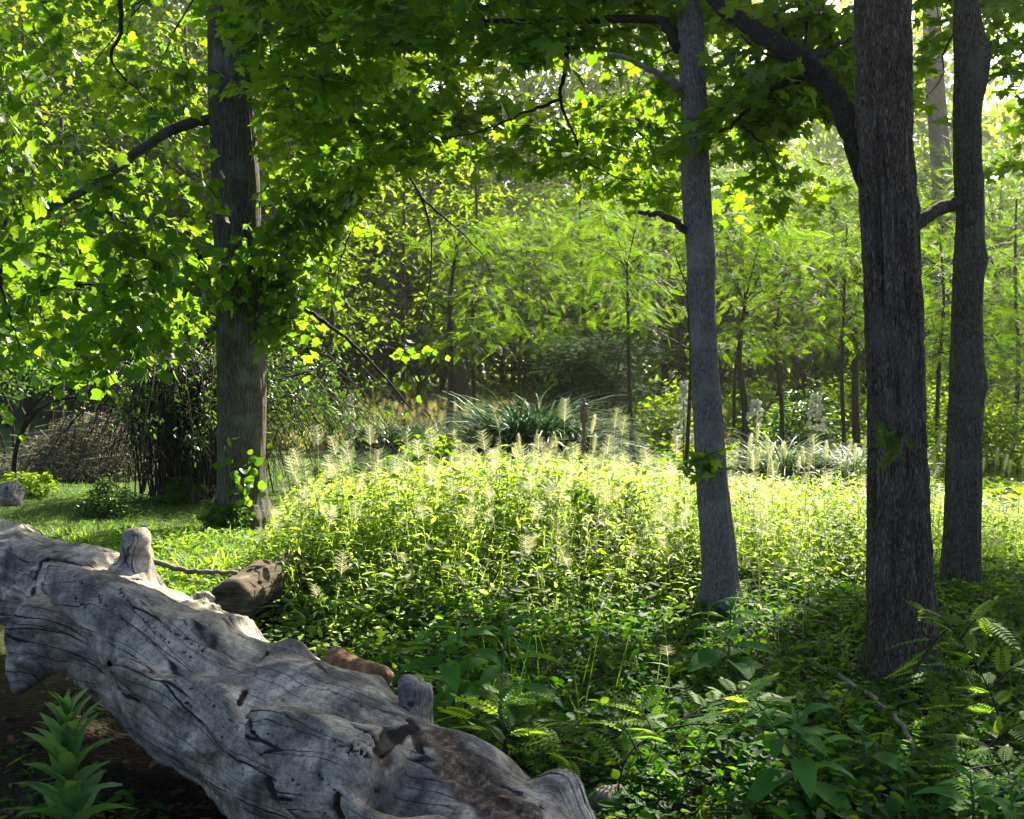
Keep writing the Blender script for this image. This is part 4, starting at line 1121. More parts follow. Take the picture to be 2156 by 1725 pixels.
def make_lawn():
    n = 52000
    y = 7.6 + 18 * rng.random(n) ** 1.25; x = rng.uniform(-.55, .1, n) * y - .3
    k = (x > -9) & (patch_height(x, y) < .2) & ~((y < 9) & (x > -1.1))
    x, y = x[k], y[k]
    b = np.stack([x, y, ground_z(x, y) - .005], 1)
    az = rng.uniform(0, 6.28, len(b)); e = rng.uniform(.6, 1.4, len(b))
    ax = np.stack([np.cos(az) * np.cos(e), np.sin(az) * np.cos(e), np.sin(e)], 1)
    X, Y, Z = frames(ax, UP + rvec(len(b), .3))
    g = Geo()
    hgt = np.where(y < 12.5, rng.uniform(.05, .16, len(b)), rng.uniform(.03, .075, len(b)))
    g.scatter(T_LAWN, b, X * 1.2, Y, Z, hgt)
    # clover and low weeds between the logs
    m = 5200
    yy = 6.0 + 6 * rng.random(m); xx = rng.uniform(-.34, -.06, m) * yy - .35
    p = np.stack([xx, yy, ground_z(xx, yy) + rng.uniform(.02, .10, m)], 1)
    a2 = rvec(m); a2[:, 2] *= .2
    X, Y, Z = frames(a2, UP + rvec(m, .3)); g.scatter(T_ROUND, p, X, Y, Z, rng.uniform(.03, .07, m))
    tag(g.build('lawn_grass', M['lawn']), kind='stuff')
    # longer tufts by the short log
    for i, (u, d, nn, hh, lb) in enumerate([(395, 8.9, 60, .34, 'upright tuft of long sunlit grass blades between the logs and the tulip tree'), (470, 9.3, 70, .30, 'broad low tuft of bright grass just left of the short brown log'), (545, 9.9, 60, .32, 'bright grass tuft at the left foot of the tall grass, below the tulip tree'), (345, 9.6, 50, .26, 'wispy low grass tuft behind the tall stub of the grey log')]):
        gg = Geo(); c = G(u, d)
        bb = c + rvec(nn, .10) * np.array([1, 1, 0]); az = rng.uniform(0, 6.28, nn); e = rng.uniform(.9, 1.5, nn)
        ax = np.stack([np.cos(az) * np.cos(e), np.sin(az) * np.cos(e), np.sin(e)], 1)
        X, Y, Z = frames(ax, UP + rvec(nn, .3)); gg.scatter(T_BLADE2, bb, X * 1.3, Y, Z, rng.uniform(.5, 1.1, nn) * hh)
        tag(gg.build('grass_tuft', M['grass'], None, False, c), lb, 'grass tuft')
make_lawn()

def log_clear(x, y, pad=.0):
    """True where the big log is not standing"""
    d = np.full(len(x), 9.0); q = np.stack([x, y], 1)
    for i in range(len(LOGAX) - 1):
        a, b = LOGAX[i][:2], LOGAX[i + 1][:2]; ab = b - a
        t = np.clip(((q - a) @ ab) / (ab @ ab), 0, 1); d = np.minimum(d, np.linalg.norm(q - a - t[:, None] * ab, axis=1))
    return d > .36 + pad
def make_cover():
    g = Geo()
    n = 46000
    y = 3.3 + 5.6 * rng.random(n) ** .85; x = rng.uniform(-.36, .62, n) * y
    front = (x + 1.6) * -.52 + 4.6      # line of the log in plan
    k = (y > front) & log_clear(x, y, .02) & (np.hypot(x - 2.16, y - 6.2) > .22) & (patch_height(x, y) < .75) & (rng.random(n) < .45 + .9 * vnoise(x * 2.6, y * 2.6, 6)) & ~((x < -.9) & (y > 5.2))
    x, y = x[k], y[k]
    mound = .03 + .18 * vnoise(x * 1.5, y * 1.5, 9) ** 1.6 + .12 * vnoise(x * 5, y * 5, 10)
    p = np.stack([x, y, ground_z(x, y) + mound * rng.uniform(.35, 1.05, len(x))], 1)
    ax = rvec(len(p)); ax[:, 2] = ax[:, 2] * .25 - .15
    X, Y, Z = frames(ax, UP + rvec(len(p), .42))
    h = rng.random(len(p)) < .6
    sz = rng.uniform(.028, .062, len(p))
    g.scatter(T_ROUND, p[h], X[h], Y[h], Z[h], sz[h]); g.scatter(T_OVAL, p[~h], X[~h], Y[~h], Z[~h], sz[~h] * 1.5)
    # left corner below the log
    n = 1500
    y = rng.uniform(3.4, 4.6, n); x = rng.uniform(-.50, -.20, n) * y
    k = log_clear(x, y, .05) & (rng.random(n) < vnoise(x * 4, y * 4, 22) * 1.1 - .15) & (y < (x + 1.6) * -.52 + 4.5)
    x, y = x[k], y[k]
    p = np.stack([x, y, ground_z(x, y) + rng.uniform(.01, .10, len(x))], 1); ax = rvec(len(p)); ax[:, 2] *= .25
    X, Y, Z = frames(ax, UP + rvec(len(p), .35)); g.scatter(T_OVAL, p, X, Y, Z, rng.uniform(.03, .08, len(p)))
    tag(g.build('ground_cover', M['cover']), kind='stuff')
    # thin weed stems with narrow leaves through the cover
    n = 650
    y = 4.8 + 3.0 * rng.random(n); x = rng.uniform(-.05, .60, n) * y
    k = log_clear(x, y, .1) & (y > (x + 1.6) * -.52 + 4.7) & (rng.random(n) < vnoise(x * 1.7, y * 1.7, 31) * 1.2)
    x, y = x[k], y[k]; b = np.stack([x, y, ground_z(x, y)], 1)
    gb = Geo(); grass_field(gb, gb, b, rng.uniform(.2, .55, len(b)), 5, .16, .3, 1.0, .003)
    tag(gb.build('wild_grass', M['cover']), kind='stuff')
    # dead leaves and bits on the bare soil
    n = 1600
    y = rng.uniform(3.2, 6.6, n); x = rng.uniform(-.52, .5, n) * y
    p = np.stack([x, y, ground_z(x, y) + rng.uniform(.012, .03, n)], 1); ax = rvec(n); ax[:, 2] *= .15
    X, Y, Z = frames(ax, UP + rvec(n, .25)); gl = Geo(); gl.scatter(T_OVAL, p, X, Y, Z, rng.uniform(.03, .08, n))
    tag(gl.build('leaf_litter', M['litter']), kind='stuff')
make_cover()

# ------------------------------------------------------------------ foreground plants
def big_leaf_plant(name, label, cat, base, H, nleaf, size, lean=(0, 0), T=T_BIG, mat='poke', stemr=.010, t0=.15, up=.5, branches=()):
    base = np.asarray(base, float)
    t = thing(name, label, cat, base)
    stems = [(base, base + np.array([lean[0], lean[1], H]), 1.0)]
    for tb, dx, dy, dz in branches:
        a = base + np.array([lean[0], lean[1], H]) * tb; stems.append((a, a + np.array([dx, dy, dz]), .8))
    gs, gl = Geo(), Geo()
    for si, (a, b, s) in enumerate(stems):
        L = np.linalg.norm(b - a)
        pts = bez([a, a * .6 + b * .4 + rvec(1, .02)[0], b], 10); gs.tube(pts, np.linspace(stemr * s, stemr * .35 * s, 10), 7)
        m = max(4, int(nleaf * (1 if si == 0 else .5)))
        tt = np.linspace(t0 if si == 0 else .3, 1, m) ** .8
        az = np.arange(m) * 2.4 + rng.uniform(0, 6); az = az + rng.uniform(-.3, .3, m)
        pos = np.stack([np.interp(tt, np.linspace(0, 1, 10), pts[:, i]) for i in range(3)], 1)
        e = up * (.3 + .9 * tt ** 3) + rng.uniform(-.15, .15, m)
        ax = np.stack([np.cos(az) * np.cos(e), np.sin(az) * np.cos(e), np.sin(e)], 1)
        sz = 1.08 * size * s * (1.05 - .72 * tt ** 2.5) * rng.uniform(.8, 1.15, m)
        # short stalks
        p2 = pos + ax * (sz * .18)[:, None]
        for q0, q1 in zip(pos, p2): gs.tube(np.array([q0, q1]), [.004 * s, .003 * s], 4, False)
        X, Y, Z = frames(ax, UP + rvec(m, .18)); gl.scatter(T, p2, X, Y, Z, sz)
    gs.build('stem', M['stem'], t, True); gl.build('foliage', M[mat], t, True)
    return t
def pl(u, vt, d, *a, **k):
    b = G(u, d); return b, P(u, vt, d)[2] - b[2]
b, h = pl(955, 1300, 5.1); big_leaf_plant('pokeweed', 'tall dark green broad-leaved weed behind the big log, left of a pair', 'plant', b, h, 17, .28, (.03, 0), branches=((.55, -.15, .05, .22),))
b, h = pl(1060, 1300, 5.0); big_leaf_plant('pokeweed', 'tall broad-leaved weed behind the big log, right of a pair with one large drooping leaf', 'plant', b, h, 15, .27, (.02, 0))
b, h = pl(1545, 1268, 5.9); big_leaf_plant('pokeweed', 'upright broad-leaved weed with lit top, in front of the pale grey trunk foot', 'plant', b, h, 15, .27, (-.01, 0), T_BIG2, up=.35)
b, h = pl(1690, 1480, 4.15); big_leaf_plant('pokeweed', 'large leafy weed with pale upper leaf faces in the lower right foreground', 'plant', b, h, 19, .25, (-.01, 0), T_BIG, branches=((.5, -.16, -.02, .22),))
b, h = pl(1815, 1525, 4.4); big_leaf_plant('pokeweed', 'smaller leafy weed just right of the large foreground weed, under the fallen stick', 'plant', b, h, 12, .21, (0, 0))
b, h = pl(2040, 1630, 3.9); big_leaf_plant('pokeweed', 'leafy weed at the bottom right edge with shiny pale leaves', 'plant', b, h, 14, .22, (.02, 0), branches=((.4, .18, 0, .12),))
b, h = pl(2140, 1660, 3.7); big_leaf_plant('pokeweed', 'leafy weed cut by the bottom right corner', 'plant', b, h, 12, .2)
b, h = pl(1330, 1470, 5.5); big_leaf_plant('broad_weed', 'low dark weed with oval leaves in the middle of the shaded ground', 'plant', b, h, 10, .18, (0, 0))

def make_mullein():
    d = 3.62; tip = P(138, 1484, d); b = np.array([tip[0] + .012, d, float(ground_z(tip[0], d)) + .0])
    b = np.array([P(150, 1700, d)[0], d, float(ground_z(P(150, 1700, d)[0], d))]); H = tip[2] - b[2]
    t = thing('mullein', 'woolly pale green mullein spire with broad spiralling leaves at the bottom left', 'plant', b)
    gs, gl = Geo(), Geo()
    pts = bez([b, b * .5 + tip * .5 + [.004, 0, 0], tip], 12); gs.tube(pts, np.linspace(.016, .006, 12), 8)
    m = 64; tt = np.linspace(.06, .99, m) ** .9; az = np.arange(m) * 2.399
    pos = np.stack([np.interp(tt, np.linspace(0, 1, 12), pts[:, i]) for i in range(3)], 1)
    e = np.interp(tt, [0, .15, .35, .6, 1], [.0, .40, .85, 1.2, 1.5]) + rng.uniform(-.22, .22, m); az = az + rng.uniform(-.35, .35, m)
    ax = np.stack([np.cos(az) * np.cos(e), np.sin(az) * np.cos(e), np.sin(e)], 1)
    sz = np.interp(tt, [0, .15, .4, .7, .9, 1], [.26, .28, .235, .19, .12, .06]) * rng.uniform(.75, 1.12, m)
    X, Y, Z = frames(ax, UP + rvec(m, .2) - .35 * np.stack([np.cos(az), np.sin(az), 0 * az], 1))
    gl.scatter(T_MULL, pos, X, Y, Z, sz)
    gs.build('stem', M['mullein'], t, True); gl.build('foliage', M['mullein'], t, True)
make_mullein()

def locust_seedling(label, stems, leaf=.20, step=.032):
    """arching thin stems (u, v, d paths) set with feathery leaves"""
    base = P(*stems[0][0]); base[2] = float(ground_z(base[0], base[1]))
    t = thing('locust_seedling', label, 'plant', base)
    gs, gl = Geo(), Geo()
    for path in stems:
        pp = [P(*q) for q in path]; pp[0] = np.array([pp[0][0], pp[0][1], max(float(ground_z(pp[0][0], pp[0][1])), pp[0][2] - .6)]) if path is stems[0] else pp[0]
        L = sum(np.linalg.norm(a - b_) for a, b_ in zip(pp[:-1], pp[1:])); n = max(8, int(L / step))
        pts = bez(pp, n); gs.tube(pts, np.linspace(.0045, .0015, n), 5, False)
        T = unit(np.gradient(pts, axis=0)); side = unit(np.cross(T, UP)); sg = np.where(np.arange(n) % 2, 1.0, -1.0)[:, None]
        k = np.arange(n) > n * .18
        ax = T * .55 + side * sg * .9 + rvec(n, .18) + UP * .15
        X, Y, Z = frames(ax[k], UP + rvec(k.sum(), .3))
        gl.scatter(T_PINN_NEAR, pts[k], X, Y, Z, leaf * rng.uniform(.7, 1.15, k.sum()) * np.interp(np.arange(n)[k] / n, [0, .7, 1], [1, 1, .55]))
    gs.build('stem', M['twig'], t); gl.build('foliage', M['frond'], t)
locust_seedling('arching locust seedling with sunlit feathery leaves, centre of the lower right ground', [[(1290, 1660, 4.1), (1320, 1595, 4.2), (1410, 1530, 4.35), (1510, 1475, 4.5), (1580, 1445, 4.6)], [(1400, 1535, 4.3), (1470, 1525, 4.25), (1560, 1530, 4.25)], [(1340, 1580, 4.2), (1320, 1540, 4.15), (1295, 1515, 4.1)], [(1450, 1510, 4.4), (1530, 1500, 4.35), (1610, 1500, 4.3)], [(1380, 1550, 4.3), (1360, 1510, 4.4), (1345, 1490, 4.45)], [(1490, 1490, 4.45), (1560, 1475, 4.4), (1640, 1480, 4.35)]])
locust_seedling('tall locust seedling at the right beside the furrowed trunk with drooping feathery sprays', [[(2110, 1640, 4.9), (2100, 1500, 5.0), (2050, 1390, 5.1), (1990, 1310, 5.2), (1940, 1285, 5.2)], [(2090, 1470, 5.0), (2030, 1490, 4.9), (1960, 1530, 4.8)], [(2060, 1400, 5.1), (2000, 1420, 5), (1930, 1480, 4.9)], [(2020, 1350, 5.15), (2060, 1300, 5.1), (2100, 1330, 5.1)], [(2090, 1450, 5), (2130, 1410, 5), (2170, 1420, 5)], [(2000, 1320, 5.2), (1960, 1360, 5.1), (1930, 1410, 5.0)]])
locust_seedling('locust seedling in the lower right corner with arching light green leaves', [[(2150, 1720, 4.2), (2120, 1620, 4.3), (2060, 1560, 4.4), (1990, 1560, 4.4)], [(2110, 1610, 4.3), (2040, 1620, 4.2), (1960, 1650, 4.1)], [(2080, 1575, 4.4), (2130, 1530, 4.4), (2170, 1520, 4.4)], [(2120, 1650, 4.2), (2060, 1680, 4.1), (1980, 1710, 4.0)]])
locust_seedling('low locust seedling spreading flat feathery leaves behind the broken right end of the log', [[(1060, 1660, 4.25), (1060, 1570, 4.3), (1110, 1520, 4.35), (1190, 1545, 4.3)], [(1060, 1570, 4.3), (1010, 1520, 4.35), (965, 1500, 4.4)], [(1070, 1560, 4.3), (1130, 1580, 4.25), (1200, 1600, 4.2)], [(1070, 1540, 4.3), (1050, 1490, 4.35), (1080, 1470, 4.4)]])
locust_seedling('small locust seedling at the foot of the tall grass right of the short brown log', [[(640, 1340, 6.2), (650, 1290, 6.3), (700, 1265, 6.3), (750, 1280, 6.2)], [(650, 1300, 6.3), (610, 1275, 6.3), (580, 1285, 6.2)]], .15)
locust_seedling('faint locust seedling low in the shade between the foreground weeds', [[(1880, 1690, 4.3), (1880, 1620, 4.4), (1930, 1590, 4.5), (2000, 1600, 4.4)], [(1880, 1640, 4.4), (1820, 1620, 4.4), (1770, 1640, 4.3)], [(1890, 1610, 4.4), (1860, 1570, 4.5), (1830, 1560, 4.5)]], .15)

def stick(name, label, path, r0, r1, mat, ground=True):
    pp = []
    for q in path:
        p = P(*q)
        pp.append(p)
    pts = bez(pp, 26); g = Geo(); t = np.linspace(0, 1, 26)
    g.tube(pts + rvec(26, .004), (r0 + (r1 - r0) * t) * (1 + .25 * (vnoise(t * 11, t * 0, 3) - .5)), 8)
    return tag(g.build(name, mat, None, True, pts[0]), label, 'stick')
stick('fallen_stick', 'long pale mottled stick lying across the shaded ground left of the furrowed trunk', [(1678, 1385, 6.5), (1740, 1410, 6.2), (1800, 1445, 5.8), (1860, 1490, 5.3), (1900, 1530, 5.0), (1925, 1580, 4.75)], .018, .010, M['drystick'])
stick('fallen_stick', 'short thin stick lying below the long mottled stick', [(1690, 1410, 6.2), (1710, 1435, 6.0), (1730, 1470, 5.7)], .007, .005, M['drystick'])
stick('fallen_stick', 'thin grey stick on the ground between the tall log stub and the short brown log', [(325, 1182, 7.6), (380, 1200, 7.4), (430, 1206, 7.3), (500, 1205, 7.3)], .022, .014, M['drystick'])

# ------------------------------------------------------------------ climbing shoots on the trunks
def vine(label, name, u, v0, v1, d, n, size, T, mat, spread=.12, ur=50, forward=.3):
    base = P(u, v1, d)
    t = thing(name, label, 'plant', base)
    gs, gl = Geo(), Geo()
    for k in range(3):
        pts = bez([P(u + rng.uniform(-ur, ur) * .4, v1, d - forward), P(u + rng.uniform(-ur, ur), (v0 + v1) / 2, d - forward), P(u + rng.uniform(-ur, ur), v0, d - forward)], 10)
        gs.tube(pts, np.linspace(.007, .003, 10), 5, False)
        m = n // 3; i = rng.integers(0, 10, m)
        pos = pts[i] + rvec(m, spread) * np.array([1, .5, .7]); ax = rvec(m, .7); ax[:, 2] -= .6; ax[:, 1] -= .5
        X, Y, Z = frames(ax, np.array([0, -.6, .8]) + rvec(m, .35)); gl.scatter(T, pos, X, Y, Z, size * rng.uniform(.6, 1.2, m))
    gs.build('stem', M['twig'], t); gl.build('foliage', M[mat], t)
vine('big-leaved vine climbing the foot of the tulip tree', 'climbing_vine', 505, 955, 1080, 12.85, 60, .115, T_ROUND, 'tulip', .16, 40, .35)
vine('dark leafy vine clinging to the tulip tree trunk at head height', 'climbing_vine', 515, 480, 650, 13, 33, .12, T_TULIP, 'tulip', .12, 30, .38)
vine('tuft of dark maple leaves sprouting from the pale grey trunk', 'trunk_shoot', 1495, 945, 1000, 7.75, 22, .10, T_MAPLE, 'maple', .07, 30, .17)
vine('small feathery sprig growing on the furrowed trunk', 'trunk_shoot', 1885, 890, 935, 6.1, 12, .16, T_PINN_NEAR, 'locust', .05, 25, .25)

# ------------------------------------------------------------------ arching shrub and brush pile behind the tulip tree
def make_drooping_shrub():
    b = G(440, 16.2)
    t = thing('arching_shrub', 'wide dark arching shrub whose bare drooping canes curve to the ground around the tulip tree', 'shrub', b)
    gc, gl = Geo(), Geo()
    C = []
    for i in range(280):
        az = rng.uniform(0, 6.28); c = b + np.array([rng.normal(-.25, .35), rng.normal(0, .25), 0])
        reach = rng.uniform(.5, 2.7) * (1.35 if math.cos(az) > 0 else .75); h = rng.uniform(1.2, 2.3)
        o = np.array([math.cos(az), math.sin(az) * .7, 0])
        e = c + o * reach; ez = float(ground_z(e[0], e[1])) + rng.uniform(-.02, .9) * (reach < 1.6) + rng.uniform(.0, .35)
        pts = bez([c, c + o * reach * .18 + UP * h * .75, c + o * reach * .55 + UP * h, c + o * reach * .85 + UP * (h * .55), np.array([e[0], e[1], ez])], 14)
        pts = pts + rvec(14, .025)
        gc.tube(pts, np.linspace(.012, .003, 14), 4, False)
        for _ in range(4):
            k = rng.integers(4, 13); a = pts[k]
            q = a + np.array([rng.normal(0, .2), rng.normal(0, .2), -rng.uniform(.15, .7)]); gc.tube(np.array([a, (a + q) / 2 + rvec(1, .05)[0], q]), [.004, .003, .0015], 3, False)
        for k in (3, 5, 7, 8, 9): 
            if pts[k][2] > b[2] + .9: C.append(pts[k])
    C = np.array(C); C = C[rng.random(len(C)) < .55]
    leafy(gl, None, C, (.30, .30, .28), T_OVAL, .075, 4, 5, .8, .5, .7, True, .003, .2, .6)
    gc.build('cane', M['twig'], t); gl.build('foliage', M['shrub'], t)
make_drooping_shrub()
def make_left_thicket():
    b = G(60, 19)
    t = thing('thicket_shrub', 'dark leafy thicket behind the brush pile at the left edge', 'shrub', b)
    gl, gt = Geo(), Geo()
    C = box_clusters(-80, 480, 600, 830, 20.5, 22.5, 90)
    leafy(gl, gt, C, (.6, .5, .45), T_OVAL, .11, 6, 6, .7, .4, .7, True, .006, .2, .6)
    for i in range(14):
        a = G(rng.uniform(-60, 440), 21); gt.tube(bez([a, a + UP * 1.2 + rvec(1, .25)[0], a + UP * 2.4 + rvec(1, .5)[0]], 8), np.linspace(.03, .01, 8), 5, False)
    gt.build('stem', M['twig'], t); gl.build('foliage', M['shrub'], t)
make_left_thicket()
def make_brush():
    c = G(180, 19.2)
    t = thing('brush_pile', 'tangled heap of cut dry branches on the lawn left of the arching shrub', 'brush pile', c)
    g1, g2 = Geo(), Geo()
    for i in range(420):
        u = rng.normal(0, .62); w = rng.normal(0, .4); zt = 1.15 * math.exp(-(u * u) / 1.1 - w * w / .8)
        p = c + np.array([u * 1.15, w, rng.uniform(.02, 1) * zt]); dd = np.array([rng.normal(0, 1), rng.normal(0, .5), rng.normal(0, .28)]); dd /= np.linalg.norm(dd)
        L = rng.uniform(.25, .7); pts = np.array([p - dd * L, p + rvec(1, .04)[0] + UP * .04, p + dd * L]); pts[:, 2] = np.maximum(pts[:, 2], c[2] + .01)
        g1.tube(pts, np.array([.011, .008, .003]) * rng.uniform(.5, 1.3), 4, False)
    for pa in [[(120, 905, 18.6), (220, 885, 18.6), (350, 855, 18.7)], [(200, 880, 18.5), (290, 905, 18.5), (350, 930, 18.4)], [(60, 915, 18.7), (150, 905, 18.6), (250, 918, 18.5)]]:
        pp = Geo(); pp.tube(bez([P(*q) for q in pa], 8), np.linspace(.030, .015, 8), 7); pp.build('branch', M['drystick'], t, True)
    n = 5200
    u = rng.normal(0, .7, n); w = rng.normal(0, .4, n); zt = 1.2 * np.exp(-(u * u) / 1.1 - w * w / .8)
    p = c + np.stack([u * 1.15, w, rng.uniform(.02, 1, n) * zt], 1); ax = rvec(n); ax[:, 2] *= .6
    X, Y, Z = frames(ax, UP + rvec(n, .8)); g2.scatter(T_OVAL, p, X, Y, Z, rng.uniform(.05, .11, n))
    g1.build('twig_tangle', M['drystick'], t); g2.build('withered_leaf', M['dry2'], t)
M['dry2'] = leafmat('withered_leaf', (.10, .10, .06), (.27, .26, .19), (.14, .15, .06), (.28, .27, .14), .3, .8)
make_brush()

def small_bush(name, label, u, d, w, h, n, T, size, mat, ntw=5):
    c = G(u, d); t = thing(name, label, 'shrub', c)
    gl, gt = Geo(), Geo()
    q = unit(rvec(n)) * rng.random((n, 1)) ** .45; q[:, 2] = np.abs(q[:, 2])
    C = c + q * np.array([w / 2, w / 2, h]) + UP * .05
    leafy(gl, None, C, (w * .16, w * .16, h * .14), T, size, ntw, 5, .8, .2, .7, True, .003, .2, .2)
    for i in range(10):
        k = rng.integers(0, n); gt.tube(bez([c + rvec(1, .03)[0] * [1, 1, 0], (c + C[k]) / 2 + rvec(1, .04)[0], C[k]], 6), np.linspace(.010, .003, 6), 4, False)
    gt.build('stem', M['twig'], t); gl.build('foliage', M[mat], t)
small_bush('low_shrub', 'small rounded dark green shrub alone on the lawn left of the tulip tree', 225, 13.8, .75, .42, 40, T_OVAL, .075, 'shrub')
small_bush('low_shrub', 'sunlit leafy clump at the left edge of the lawn before the brush pile', 55, 15.6, .75, .36, 36, T_OVAL, .09, 'broad')
small_bush('low_shrub', 'grassy tuft of green shoots at the foot of the arching shrub', 375, 15.6, .7, .30, 26, T_LANCE, .14, 'cover')
small_bush('low_shrub', 'leafy weeds round the base of the tulip tree trunk', 470, 12.6, .55, .30, 26, T_OVAL, .09, 'cover')
small_bush('leafy_sapling', 'leafy sapling poking out of the tall grass before the bamboo torch', 1235, 9.0, .45, .98, 34, T_OVAL, .075, 'broad')
small_bush('leafy_sapling', 'low mound of bright leaves behind the tall grass, left of the dark grass clump', 900, 14.5, 1.2, .95, 60, T_OVAL, .09, 'broad')
small_bush('dark_bush', 'dark olive bush between sapling trunks, behind the silvery grass', 1690, 25, 1.7, 1.55, 90, T_OVAL, .13, 'shrub')
small_bush('dark_bush', 'low dark green bush in the shade at the far right edge', 2100, 20, 2.6, 1.5, 120, T_OVAL, .13, 'broad')
small_bush('sunlit_bush', 'large bright yellow-green bush behind the white yucca, left of the pale grey trunk', 1400, 27, 2.2, 1.5, 120, T_OVAL, .13, 'broad')
small_bush('sunlit_bush', 'bright green bush behind the silvery grass, right of the pale grey trunk', 1580, 29, 2.2, 1.8, 100, T_OVAL, .13, 'broad')
small_bush('sunlit_bush', 'low sunlit bush under the feathery trees, just left of the furrowed trunk', 1790, 28, 2.2, 1.7, 90, T_OVAL, .13, 'broad')
small_bush('sunlit_bush', 'bright low bush behind the dark evergreen, right of the broken trunk', 1050, 33, 2.4, 1.5, 90, T_OVAL, .14, 'broad')
small_bush('sunlit_bush', 'wide sunlit bush at the left edge of the dry meadow', 760, 31, 2.8, 1.7, 110, T_OVAL, .14, 'broad')
small_bush('sunlit_bush', 'bushy green growth behind the two right-hand trunks', 1960, 27, 2.8, 2.2, 120, T_OVAL, .14, 'broad')

def left_sapling():
    b = G(25, 17)
    t = thing('bent_tree', 'small dark bent tree stem curving up at the left edge beside the brush pile', 'tree', b)
    for pa, r in [([(28, 1030, 17), (32, 960, 17), (45, 915, 17), (75, 870, 17), (115, 845, 17), (165, 835, 17)], .045), ([(45, 915, 17), (60, 870, 17), (95, 830, 17.2), (180, 760, 17.4)], .03), ([(20, 900, 16.8), (5, 880, 16.8), (-60, 840, 16.8)], .06)]:
        g = Geo(); g.tube(bez([P(*q) for q in pa], 16), np.linspace(r, r * .4, 16), 8); g.build('trunk' if r == .045 else 'limb', M['twig'], t, True)
    gl = Geo(); C = box_clusters(-40, 240, 690, 800, 16.8, 17.8, 26)
    leafy(gl, None, C, (.45, .45, .35), T_OVAL, .09, 5, 6, .6, .3, .7, True)
    gl.build('crown', M['shrub'], t)
left_sapling()

# ------------------------------------------------------------------ ornamental grasses, yuccas, torch
def grass_clump(label, u, d, n, L, spread, mat, up=.9, w=1.0):
    c = G(u, d); g = Geo()
    b = c + rvec(n, .12 if mat == 'silver' else .22) * np.array([1, 1, 0]); az = rng.uniform(0, 6.28, n); e = np.clip(rng.normal(up + .3, .22, n), .4, 1.52)
    ax = np.stack([np.cos(az) * np.cos(e), np.sin(az) * np.cos(e), np.sin(e)], 1)
    X, Y, Z = frames(ax, UP + rvec(n, .15)); g.scatter(T_CLUMP, b, X * w, Y, Z, L * rng.uniform(.6, 1.1, n))
    return tag(g.build('ornamental_grass', M[mat], None, False, c), label, 'grass clump')
T_CLUMP = blade(7, .012, 1.7)
grass_clump('big dark blue-green fountain of ornamental grass left of the bamboo torch', 1110, 16.5, 2600, 2.25, 1, 'darkgrass', .9, .8)
grass_clump('pale grey-green grass clump half hidden behind the tall grass, left one', 960, 13.8, 700, 1.05, 1, 'silver', .7)
grass_clump('pale grey-green grass clump half hidden behind the tall grass, below the dark fountain grass', 1110, 13.6, 700, 1.15, 1, 'silver', .7)
grass_clump('silvery arching grass clump just right of the pale grey trunk', 1640, 15, 800, 1.45, 1, 'silver', .95)
grass_clump('silvery arching grass clump in front of the white yucca on the right', 1725, 15.4, 700, 1.3, 1, 'silver', .9)
grass_clump('green upright grass clump touching the furrowed trunk on its left', 1800, 14.6, 700, 1.3, 1, 'silver', 1.1)
grass_clump('low tuft of grass at the foot of the thin brown sapling', 935, 23.5, 400, .9, 1, 'silver', .9)
grass_clump('dark grass clump behind the white yucca at the left of the lawn', 860, 25.5, 700, 1.1, 1, 'darkgrass', 1.0, 1.5)
grass_clump('dark grass clump right under the end of the drooping leaves', 790, 26.5, 700, 1.1, 1, 'darkgrass', 1.0, 1.5)

def bell():
    V = []; F_ = []
    for r, y in ((.12, 0), (.42, .25), (.5, .6), (.34, .95)):
        for k in range(6):
            a = k * math.pi / 3; V.append((r * math.cos(a), y, r * math.sin(a)))
    for i in range(3):
        for k in range(6): F_.append((i * 6 + k, i * 6 + (k + 1) % 6, i * 6 + 6 + (k + 1) % 6, i * 6 + 6 + k))
    return tpl(V, F_)
T_BELL = bell()
def yucca(label, u, d, vt, vb, n, wid):
    c = G(u, d); t = thing('yucca', label, 'plant', c)
    g1, g2, g3 = Geo(), Geo(), Geo()
    m = 70; az = rng.uniform(0, 6.28, m); e = rng.uniform(.2, 1.4, m); ax = np.stack([np.cos(az) * np.cos(e), np.sin(az) * np.cos(e), np.sin(e)], 1)
    X, Y, Z = frames(ax, UP + rvec(m, .1)); g1.scatter(T_BLADE, np.tile(c, (m, 1)), X * 1.1, Y, Z, rng.uniform(.4, .65, m))
    top = P(u, vt, d); g2.tube(bez([c, (c + top) / 2, top], 8), np.linspace(.016, .006, 8), 6)
    zb = P(u, vb, d)[2]; z = zb + (top[2] - zb) * rng.random(n) ** .9
    rr = wid * (1 - .75 * (z - zb) / (top[2] - zb)); a = rng.uniform(0, 6.28, n); r = rr * rng.uniform(.4, 1, n)
    p = np.stack([top[0] + r * np.cos(a), d + r * np.sin(a), z], 1)
    ax = np.stack([np.cos(a) * .3, np.sin(a) * .3, -np.ones(n)], 1) + rvec(n, .2)
    X, Y, Z = frames(ax, np.array([0, -1.0, 0]) + rvec(n, .3)); g3.scatter(T_BELL, p, X, Y, Z, rng.uniform(.040, .062, n))
    for i in range(0, n, 3): g2.tube(np.array([[top[0], d, z[i] + .02], p[i]]), [.004, .003], 3, False)
    g1.build('rosette', M['silver'], t); g2.build('flower_stalk', M['stem'], t); g3.build('blossom', M['petal'], t, True)
yucca('white-flowered yucca spike behind the drooping canes, the taller of the left pair', 737, 22, 828, 925, 95, .17)
yucca('thin white-flowered yucca spike, the sparser right one of the left pair', 797, 22, 855, 932, 34, .13)
yucca('white yucca in full flower just left of the pale grey trunk', 1440, 17.5, 800, 935, 130, .20)
yucca('white yucca half hidden by the right side of the pale grey trunk', 1592, 18, 838, 895, 60, .20)
